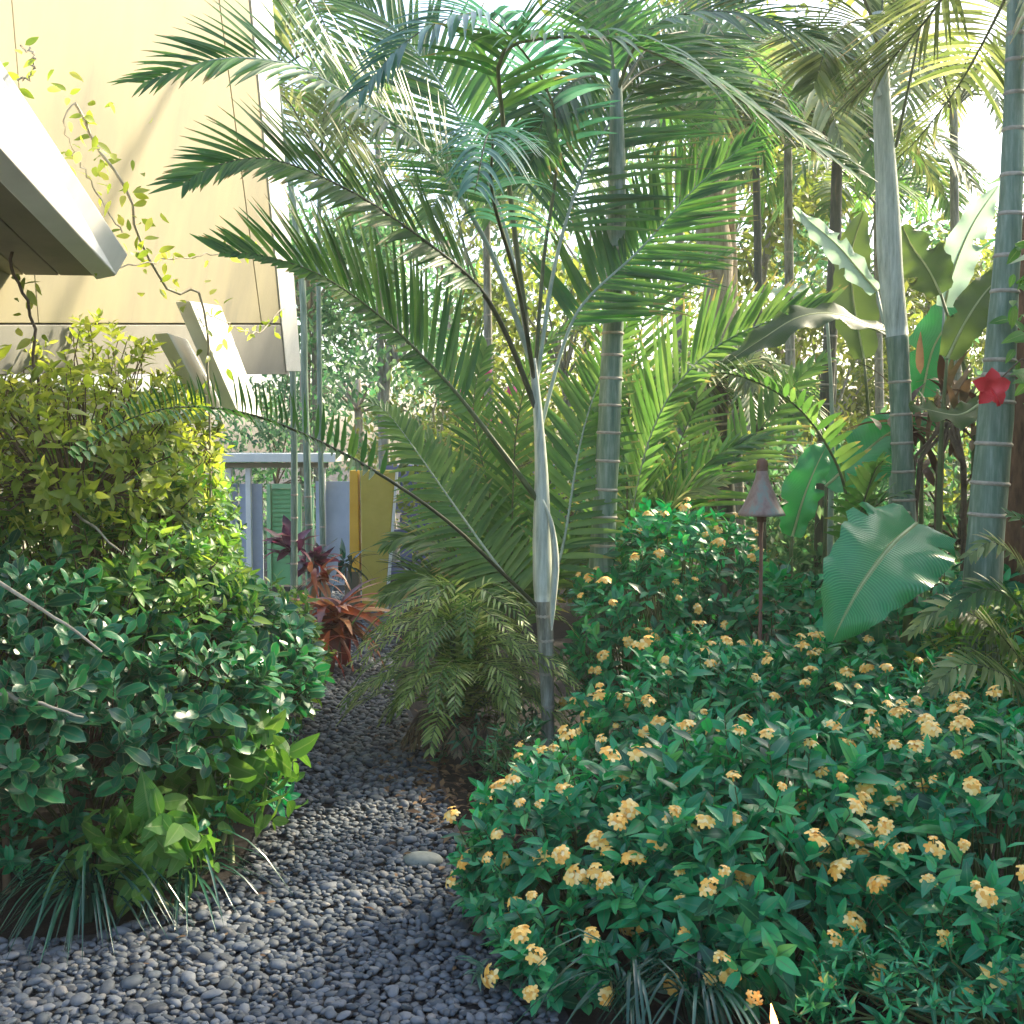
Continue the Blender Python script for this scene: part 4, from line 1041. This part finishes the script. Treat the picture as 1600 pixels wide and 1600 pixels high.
# climbing vines across the yellow wall
vine = thing('climbing_vine', (*P(300, 900, 9)[:2], 0), 'thin climbing vine with small yellow green leaves across the yellow wall', 'vine')
paths = [[(330, 900, 7.8), (320, 490, 7.4), (270, 455, 7.0), (220, 380, 6.7), (195, 290, 6.4), (150, 230, 6.2), (120, 160, 5.9)],
         [(320, 490, 7.4), (400, 520, 8.2), (440, 480, 8.6)],
         [(180, 420, 6.35), (260, 405, 6.9), (350, 395, 7.6), (420, 385, 8.2)],
         [(60, 700, 6.2), (50, 500, 6.0), (20, 420, 5.9), (10, 300, 5.9)],
         [(30, 125, 4.45), (50, 115, 4.45), (52, 80, 4.45), (35, 75, 4.45)],
         [(120, 160, 5.8), (100, 200, 5.8), (150, 300, 6.2), (190, 360, 6.4)]]
rs = np.random.RandomState(9)
pp, dd, nn, ss = [], [], [], []
for k, pth in enumerate(paths):
    C = catmull([P(*p) for p in pth], 30)
    if k == 0: C[0][2] = 0
    C = C + rs.normal(0, .006, C.shape)
    mb = MB(); mb.tube(C, .008 if k in (0, 3) else .004, 5); mb.build('tendril', M['twig'] if k == 3 else M['pale_twig'], vine)
    for i in range({0: 60, 1: 16, 2: 22, 3: 26, 4: 9, 5: 70}[k]):
        c = C[rs.randint(3, 30)]; sp_ = {5: .14, 0: .06}.get(k, .04)
        pp.append(c + rs.normal(0, sp_, 3)); dd.append(rs.normal(0, 1, 3) - [0, 0, .3]); nn.append(rs.normal(0, .5, 3) + [0, -1, .5]); ss.append(rs.uniform(.05, .095) * (.7 if k == 4 else 1))
emit_leaves(vine, 'ovate', pp, dd, nn, ss, M['vine_leaf'], n_ind=300, rs=rs)

# pale bare branches lying over the left shrub
bb = thing('pale_branch', (*P(100, 900, 6)[:2], 0), 'pale bare branches reaching across the left shrubs', 'branch')
for pth in ([(-30, 735, 6.3), (60, 770, 6.1), (120, 800, 6.0), (190, 865, 5.9)], [(-30, 890, 5.3), (30, 930, 5.2), (90, 970, 5.1), (160, 1015, 5.05)], [(-20, 1080, 4.9), (60, 1100, 5.0), (130, 1120, 5.1)], [(-30, 735, 6.3), (-60, 900, 6.3)]):
    mb = MB(); C = catmull([P(*p) for p in pth], 12) + rs.normal(0, .004, (12, 3)); mb.tube(C, np.linspace(.011, .005, 12), 6); mb.build('twig', M['pale_twig'], bb)

# ================================================================ TI plants, croton
def rosette(root, c, n, L, kind, mat, el=(.1, 1.2), seed=0, part='leaf', spread=.03):
    rs = np.random.RandomState(seed)
    an = rs.uniform(0, 6.283, n); e = rs.uniform(*el, n)
    d = np.stack([np.cos(an) * np.cos(e), np.sin(an) * np.cos(e), np.sin(e)], -1)
    emit_leaves(root, kind, np.tile(c, (n, 1)) + rs.normal(0, spread, (n, 3)), d, np.tile([0, 0, 1.0], (n, 1)) + rs.normal(0, .2, (n, 3)), rs.uniform(.7, 1.1, n) * L, mat, part=part, n_ind=n)


for i, (px, py, d, L, n, mt, lab) in enumerate((
    (530, 968, 11.2, .55, 60, 'ti_leaf', 'large orange red ti plant arching over the far bend of the path'),
    (500, 1010, 10.6, .3, 24, 'ti_leaf', 'small rust red ti plant with drooping leaves at the left path edge'),
    (500, 900, 12.4, .3, 24, 'ti_leaf', 'salmon and green ti plant just left of the yellow pier'),
    (455, 855, 13.2, .3, 30, 'croton_leaf', 'purple croton before the mint green door'),
    (490, 875, 13.6, .32, 30, 'croton_leaf', 'dark maroon croton between the salmon ti plant and the gate'),
    (540, 880, 14.2, .32, 20, 'strap', 'dark green leafy plant at the foot of the orange trim'),
    (648, 900, 12.8, .4, 36, 'strap', 'blue green fern like plant right of the yellow pier'))):
    c = P(px, py, d); t = thing('ti_plant' if mt == 'ti_leaf' else ('croton' if mt == 'croton_leaf' else 'leafy_plant'), (c[0], c[1], 0), lab, 'plant')
    mb = MB(); mb.tube([[c[0], c[1], -.02], c], [.015, .012], 6); mb.build('stem', M['twig'], t)
    rosette(t, c, n, L, 'ovate' if mt == 'croton_leaf' else 'arch', M[mt], (-.5, 1.3), 400 + i, spread=.05)

# ================================================================ fern-like bamboo palm clump in the middle
fern = thing('fern_clump', (*P(745, 1150, 8.7)[:2], 0), 'dense olive fern clump with drooping feathery fronds between the path and the young palm', 'fern')
rs = np.random.RandomState(55); g = np.array([P(722, 1150, 8.25)[0], 8.25, .1])
for k in range(80):
    an = rs.uniform(0, 6.283); L_ = rs.uniform(.4, .78); h_ = rs.uniform(.2, 1.5)
    d_ = np.array([math.cos(an), math.sin(an) * .8, 0])
    st_ = g + d_ * .12 + [0, 0, h_ * .6]
    W = [g + d_ * .05, st_ + [0, 0, h_ * .1], st_ + d_ * L_ * .5 + [0, 0, .14], st_ + d_ * L_ * .85 + [0, 0, .06], st_ + d_ * L_ * 1.05 - [0, 0, .08]]
    frond(fern, W, .19, 28, 5, 12, 66, 35, .22, .018, .2, 'fern_leaf' if k % 3 else 'palm_light', 'rachis', .006, seed=500 + k, segs=3, world=True)
for k in range(12):
    an = rs.uniform(2.5, 5.5); L_ = rs.uniform(.3, .5); d_ = np.array([math.cos(an), math.sin(an) * .8, 0])
    W = [g + d_ * .1, g + d_ * L_ * .6 + [0, 0, .18], g + d_ * L_ - [0, 0, .02]]
    frond(fern, W, .14, 18, 5, 0, 60, 35, .5, .02, .2, 'brom_leaf', 'rachis_dark', .005, seed=560 + k, segs=3, world=True)

rf = thing('fern_clump', (*P(1580, 900, 6.3)[:2], 0), 'green fern with arching fronds at the right edge below the thick ringed trunk', 'fern')
for i, pts in enumerate(([(1640, 1080, 6.3), (1620, 930, 6.3), (1560, 850, 6.2), (1510, 870, 6.1)], [(1640, 1080, 6.3), (1600, 960, 6.2), (1540, 920, 6.1), (1480, 960, 6.0)],
                         [(1640, 1100, 6.3), (1560, 990, 6.2), (1480, 950, 6.1), (1420, 990, 6.1)], [(1640, 1100, 6.3), (1650, 900, 6.3), (1620, 830, 6.2), (1570, 800, 6.2)],
                         [(1640, 1100, 6.3), (1560, 1050, 6.0), (1500, 1040, 5.9), (1450, 1080, 5.8)])):
    frond(rf, pts, .22, 26, 35, 5, 62, 30, .25, .03, .15, 'palm' if i % 2 else 'palm_olive', 'rachis', .008, seed=600 + i)

# ================================================================ strap-leaf grasses
def grass(px, py, d, n, L, lab, seed, lean=(0, 0, 0)):
    c = P(px, py, d); c[2] = 0
    t = thing('strap_grass', (c[0], c[1], 0), lab, 'grass clump')
    rs = np.random.RandomState(seed)
    mesh_n = 0
    for k in range(n):
        an = rs.uniform(0, 6.283); l = L * rs.uniform(.6, 1.15); out = np.array([math.cos(an), math.sin(an), 0]) + lean
        h = l * rs.uniform(.35, .75); b0 = c + out * rs.uniform(0, .05)
        C = catmull([b0, b0 + out * l * .2 + [0, 0, h], b0 + out * l * .6 + [0, 0, h * .85], b0 + out * l * .95 + [0, 0, max(.03 - b0[2], h * .15)]], 9)
        w = np.interp(np.linspace(0, 1, 9), [0, .3, .8, 1], [.006, .008, .005, .0006])[:, None]
        sd = unit(np.cross(out, [0, 0, 1]))
        V = np.stack([C - sd * w, C + [0, 0, -.002], C + sd * w], 1).reshape(-1, 3)
        Q = [[b * 3 + a, b * 3 + a + 1, b * 3 + a + 4, b * 3 + a + 3] for b in range(8) for a in (0, 1)]
        U = np.array([(a / 2, b / 8) for b in range(9) for a in range(3)])
        mb = MB(); mb.add(V, Q, U); mb.build('blade', M['strap'], t)
grass(140, 1440, 5.35, 95, .44, 'clump of long glossy strap grass hanging over the pebbles at the front left', 701, (.1, -.25, 0))
grass(290, 1400, 5.6, 60, .42, 'smaller strap grass clump under the drooping green leaves at the left path edge', 702, (.15, -.15, 0))
grass(985, 1600, 4.4, 34, .4, 'strap grass clump at the bottom centre in front of the flowering shrub', 703, (-.1, -.1, 0))
grass(1090, 1590, 4.4, 60, .4, 'strap grass tuft left of the small torch', 704, (0, -.15, 0))
hs = thing('herb_sprig', (*P(800, 1540, 4.7)[:2], 0), 'teal narrow leaved sprig leaning over the pebbles at the bottom centre', 'plant')
mb = MB(); b0 = P(900, 1560, 4.75); b0[2] = 0
for e_ in ((752, 1515, 4.6), (800, 1530, 4.55), (845, 1570, 4.5), (870, 1500, 4.6)):
    mb.tube(catmull([b0, (b0 + P(*e_)) / 2 + [0, 0, .05], P(*e_)], 8), .004, 5)
mb.build('stems', M['stem'], hs)
for i, (px, py, d) in enumerate(((752, 1515, 4.6), (800, 1530, 4.55), (845, 1570, 4.5), (870, 1500, 4.6))):
    rosette(hs, P(px, py, d), 9, .11, 'lance', M['strap2'] if 'strap2' in M else M['palm_teal'], (-.3, 1.0), 720 + i, spread=.015)

# ================================================================ BACKGROUND trees and shrubs
def crown_tree(px, d, h, r, n, mat, lab, trunk=None, name='tree', size=.22, trunkr=.12, zc=None, cat='tree', bark='bark', flat=1.0, clumps=26, seed=0, kind='tiny'):
    rs = np.random.RandomState(seed + int(px))
    x = P(px, 690, d)[0]
    t = thing(name, (x, d, 0), lab, cat, 'background trees and shrubs' if cat == 'tree' else None)
    zc = zc if zc is not None else h - r * .8
    mb = MB(); mb.tube(catmull([[x, d, -.05], [x + rs.normal(0, .1), d, zc * .5], [x + rs.normal(0, .15), d, zc]], 10), np.linspace(trunkr, trunkr * .6, 10), 10)
    mb.build('trunk', M[bark], t)
    pos, dr, nm = [], [], []
    lm = MB()
    for c in range(clumps):
        u = unit(rs.normal(0, 1, 3)) * rs.uniform(.3, 1) ** .5
        cc = np.array([x, d, zc]) + u * r * np.array([1, 1, flat])
        if cc[2] < .2: cc[2] = .2 + rs.rand() * .4
        if c < 10: lm.tube(catmull([[x, d, zc * .8], (np.array([x, d, zc]) + cc) / 2 + rs.normal(0, .1, 3), cc], 6), np.linspace(trunkr * .35, .01, 6), 5)
        k = n // clumps; rad = r * rs.uniform(.22, .4)
        q = rs.normal(0, .5, (k, 3)) * rad + cc
        pos.append(q); dr.append(rs.normal(0, 1, (k, 3)) - [0, 0, .4]); nm.append(rs.normal(0, .7, (k, 3)) + [0, 0, 1])
    lm.build('limbs', M[bark], t)
    pos = np.concatenate(pos); dr = np.concatenate(dr); nm = np.concatenate(nm)
    pos[:, 2] = np.maximum(pos[:, 2], .05)
    mb = MB(); A_ = frames(dr, nm) * (rs.uniform(.6, 1.2, len(pos)) * size)[:, None, None]
    mb.batch(LV[kind][0], A_, pos); mb.build('crown', M[mat], t, kind='stuff')
    return t


BG = [
    (480, 21, 6.5, 1.7, 2600, 'tree_leaf_cool', 'feathery bluish green tree behind the white house edge', .2),
    (560, 26, 5.0, 2.0, 2600, 'tree_leaf_cool', 'pale green tree behind the far gate', .2),
    (690, 23, 3.6, 1.6, 2600, 'tree_leaf', 'yellow green shrub tree with pink flowers seen through the young palm', .18),
    (820, 25, 4.8, 2.0, 2600, 'tree_leaf', 'sunlit yellowish tree straight behind the young palm', .2),
    (960, 22, 3.4, 1.6, 2600, 'tree_leaf', 'low sunlit tree behind the slim ringed palm', .2),
    (1060, 27, 4.0, 2.0, 2400, 'tree_leaf', 'pale tree behind the flaky barked trunks', .22),
    (1240, 24, 5.8, 1.9, 2000, 'tree_leaf', 'thin crowned bright tree behind the copper lamp', .18),
    (1250, 20, 3.0, 1.4, 2400, 'tree_leaf_cool', 'green shrub tree low behind the copper lamp', .18),
    (1400, 22, 4.4, 1.9, 2200, 'tree_leaf', 'speckled yellow green tree behind the whitish crownshaft palm', .18),
    (1540, 19, 3.4, 1.6, 2600, 'tree_leaf_cool', 'dense tree behind the pale banana leaf at the right', .2),
    (1660, 24, 6.5, 2.2, 2600, 'tree_leaf', 'tall tree at the far right edge', .22),
    (1120, 30, 9.5, 2.6, 2200, 'tree_leaf', 'tall airy tree above the flaky barked trunk', .22),
    (700, 32, 10, 3.0, 2600, 'tree_leaf', 'tall airy tree above and behind the young palm crown', .25),
    (920, 30, 9.5, 2.6, 2200, 'tree_leaf_cool', 'tall green tree behind the top fronds', .25),
]
for i, (px, d, h, r, n, mt, lab, s) in enumerate(BG):
    crown_tree(px, d, h, r, n, mt, lab, size=s, seed=i * 7)

for i, (px, d, h, r, n, mt, lab, s) in enumerate(((1180, 19, 6.8, 1.5, 2200, 'tree_leaf', 'airy tree between the flaky trunks and the dark ringed stem', .2), (1340, 21, 7.2, 1.7, 2400, 'tree_leaf_cool', 'airy tree behind the pale crownshaft top', .2),
        (1470, 20, 5.2, 1.5, 2400, 'tree_leaf', 'pale green tree behind the high banana leaves', .2), (1300, 18, 3.9, 1.3, 2400, 'tree_leaf', 'sunlit bushy tree behind the dark ringed stem', .17),
        (620, 20, 5.4, 1.5, 2400, 'tree_leaf_cool', 'soft green tree left of the young palm stalks', .18), (880, 19, 4.9, 1.4, 2200, 'tree_leaf', 'sunlit tree between the young palm and the ringed palm', .18))):
    crown_tree(px, d, h, r, n, mt, lab, size=s, seed=200 + i * 7, bark='young_trunk', trunkr=.08)

# low hedge of understorey behind
for i, (px, d, h, r, mt, lab) in enumerate(((430, 20.5, 3.2, 1.2, 'tree_leaf_cool', 'leafy green shrub above the gate shelter near the slim palms'), (720, 16, 2.3, 1.0, 'tree_leaf', 'rounded sunlit shrub behind the areca palm'),
                                            (860, 15, 2.4, 1.0, 'tree_leaf', 'shrub behind the young palm shaft with a few pink flowers'), (1010, 14, 2.3, 1.0, 'tree_leaf_cool', 'shaded green shrub behind the flowering shrub'),
                                            (1130, 15.5, 2.6, 1.1, 'tree_leaf', 'round shrub behind the short dark trunk'), (1250, 14.5, 2.1, 1.0, 'tree_leaf_cool', 'green shrub between the lamp and the teal banana leaf'),
                                            (1370, 13, 1.9, 1.0, 'tree_leaf_cool', 'dark shrub behind the broad banana leaf'), (1500, 12.5, 2.6, 1.1, 'tree_leaf_cool', 'dark shrub behind the dried sword leaves'),
                                            (1600, 14, 3.2, 1.2, 'tree_leaf', 'shrub behind the brown trunk at the right'))):
    crown_tree(px, d, h, r, 2400, mt, lab, name='background_shrub', size=.14, trunkr=.04, zc=h * .52, cat='shrub', bark='twig', flat=h * .5 / r, seed=50 + i)

# pink flowers on the bougainvillea
rs = np.random.RandomState(12)
bg_t = thing('bougainvillea', (*P(740, 660, 14)[:2], 0), 'bougainvillea sprays with magenta flowers behind the left side of the young palm shaft', 'shrub')
PF = flower_cluster_mesh(M['pink_petal'], 'flower_cluster', 6, 3, .05)
mb = MB()
for px, py in ((768, 660), (722, 612), (760, 580), (785, 660), (700, 600), (740, 640), (800, 610), (888, 745), (750, 620)):
    c = P(px, py, 14); o = bpy.data.objects.new('flower_cluster', PF); link(o, bg_t); o.location = Vector(c) - bg_t.location; s = rs.uniform(.5, 1.1); o.scale = (s, s, s); o.rotation_euler = (1.2, 0, rs.rand() * 6)
    b0 = P(740 + rs.normal(0, 10), 700, 14); mb.tube(catmull([[b0[0], 14, -.02], (b0 + c) / 2, c], 8), np.linspace(.014, .004, 8), 5)
mb.build('stems', M['twig'], bg_t)
nl = 260; q = rs.rand(nl, 3); pp = np.array([P(690 + 220 * a_, 560 + 230 * b_, 13.8 + .8 * c_) for a_, b_, c_ in q])
emit_leaves(bg_t, 'ovate', pp, rs.normal(0, 1, (nl, 3)), rs.normal(0, .5, (nl, 3)) + [0, -.5, 1], rs.uniform(.08, .15, nl), M['vine_leaf'], n_ind=0)

# paperbark trunks
for (pts, r0, r1, lab) in (([(1125, 700, 16), (1122, 450, 16), (1112, 350, 16), (1098, 200, 16), (1085, 0, 16), (1080, -120, 16)], .27, .17, 'thick trunk with flaky pale bark behind the olive frond'),
                           ([(1142, 700, 16.6), (1143, 450, 16.6), (1140, 330, 16.6), (1150, 100, 16.6), (1160, -100, 16.6)], .1, .07, 'thinner brown trunk right beside the thick flaky one')):
    b0 = P(*pts[0]); t = thing('bare_trunk_tree', (b0[0], b0[1], 0), lab, 'tree')
    Wp = [[b0[0], b0[1], -.05]] + [P(*p) for p in pts]
    mb = MB(); mb.tube(catmull(Wp, 24), np.linspace(r0, r1, 24) * (1 + .06 * rs.normal(0, 1, 24)), 14); mb.build('trunk', M['bark'], t)
    mb = MB(); n = 700; c = np.array(Wp[-1]); q = rs.normal(0, 1, (n, 3)) * [1.2, 1.0, .8] + c
    mb.batch(LV['tiny'][0], frames(rs.normal(0, 1, (n, 3)), rs.normal(0, 1, (n, 3))) * .2, q); mb.build('crown', M['tree_leaf'], t, kind='stuff')

# more palms with spreading fronds behind
for i, (cx, cy, D, nf, ln, mt, lab) in enumerate(((1230, 120, 15, 11, 190, 'palm_light', 'palm with wide pale fronds high behind the copper lamp'), (1490, 170, 14, 11, 210, 'palm_olive', 'palm crown seen against the sky between the two right trunks'),
                                                 (1060, 190, 14.5, 10, 170, 'palm', 'palm crown behind the top of the slim ringed palm'), (1370, 320, 16, 10, 150, 'palm_light', 'smaller palm crown behind the whitish crownshaft'),
                                                 (590, 150, 20, 10, 140, 'palm_olive', 'palm crown behind the upper left fronds of the young palm'), (490, 430, 21, 10, 120, 'palm_light', 'low palm crown beside the white house edge'),
                                                 (760, 330, 16, 10, 160, 'palm_light', 'palm crown directly behind the young palm stalks'), (1150, 640, 12.6, 9, 110, 'palm_light', 'low light green palm left of the copper lamp cone'))):
    t = thing('background_palm', (*P(cx, cy, D)[:2], 0), lab, 'palm', 'palms behind the garden')
    ringed_trunk(t, [(cx + 12, 690 + 2.12 * 1931 / D, D), (cx + 4, (cy + 900) / 2, D), (cx, cy, D)], [.07, .06, .045], 'young_trunk', [.5, .56, .62, .68, .74], .012, 10)
    for k in range(nf):
        an = k * 6.283 / nf + i; l_ = ln * rnd.uniform(.8, 1.2); dx = math.cos(an) * l_; dz = math.sin(an)
        up = rnd.uniform(.25, .8)
        frond(t, [(cx, cy, D), (cx + dx * .45, cy - l_ * up * .7, D + dz * .8), (cx + dx * .9, cy - l_ * up * .6, D + dz * 1.5), (cx + dx * 1.25, cy + l_ * .15, D + dz * 2)],
              .6, 30, 25, 10, 60, 30, .22, .05, .15, mt, 'rachis', .014, segs=4, seed=900 + i * 20 + k)

# unseen trees, added right of the frame to shade the foreground
for i, (x, y, h, r, n, lab) in enumerate(((6.2, 8.6, 5.0, 2.0, 5000, 'dense unseen tree added for shade right of the thick ringed palm'), (5.4, 5.4, 4.6, 1.9, 5000, 'dense unseen tree added for shade right of the flowering shrubs'),
                                          (7.0, 11.6, 5.2, 2.0, 4500, 'unseen tree added for shade further back on the right'), (4.6, 2.4, 4.4, 1.8, 4000, 'unseen tree added for shade right of the viewer'))):
    px = 800 + x / y * 1931
    t = crown_tree(px, y, h, r, n, 'tree_leaf_cool', lab, size=.3, seed=90 + i, trunkr=.14)

mb = MB(); mb.box([0, 20, 6.5], [64, 60, 15.4]); hz = mb.build('haze', M['soil'], smooth=False); hz.data.materials.clear()
hm = bpy.data.materials.new('haze'); hm.use_nodes = True; hn = hm.node_tree; hn.nodes.clear()
ho = hn.nodes.new("ShaderNodeOutputMaterial"); hv = hn.nodes.new("ShaderNodeVolumePrincipled")
hv.inputs["Color"].default_value = (1, .97, .88, 1); hv.inputs["Density"].default_value = 0.0016; hv.inputs["Anisotropy"].default_value = 0.35
hn.links.new(hv.outputs[0], ho.inputs["Volume"]); hz.data.materials.append(hm); tag(hz, kind='stuff')

print('objects', len(scene.objects), 'tris', sum(len(o.data.polygons) * 2 for o in scene.objects if o.type == 'MESH'))
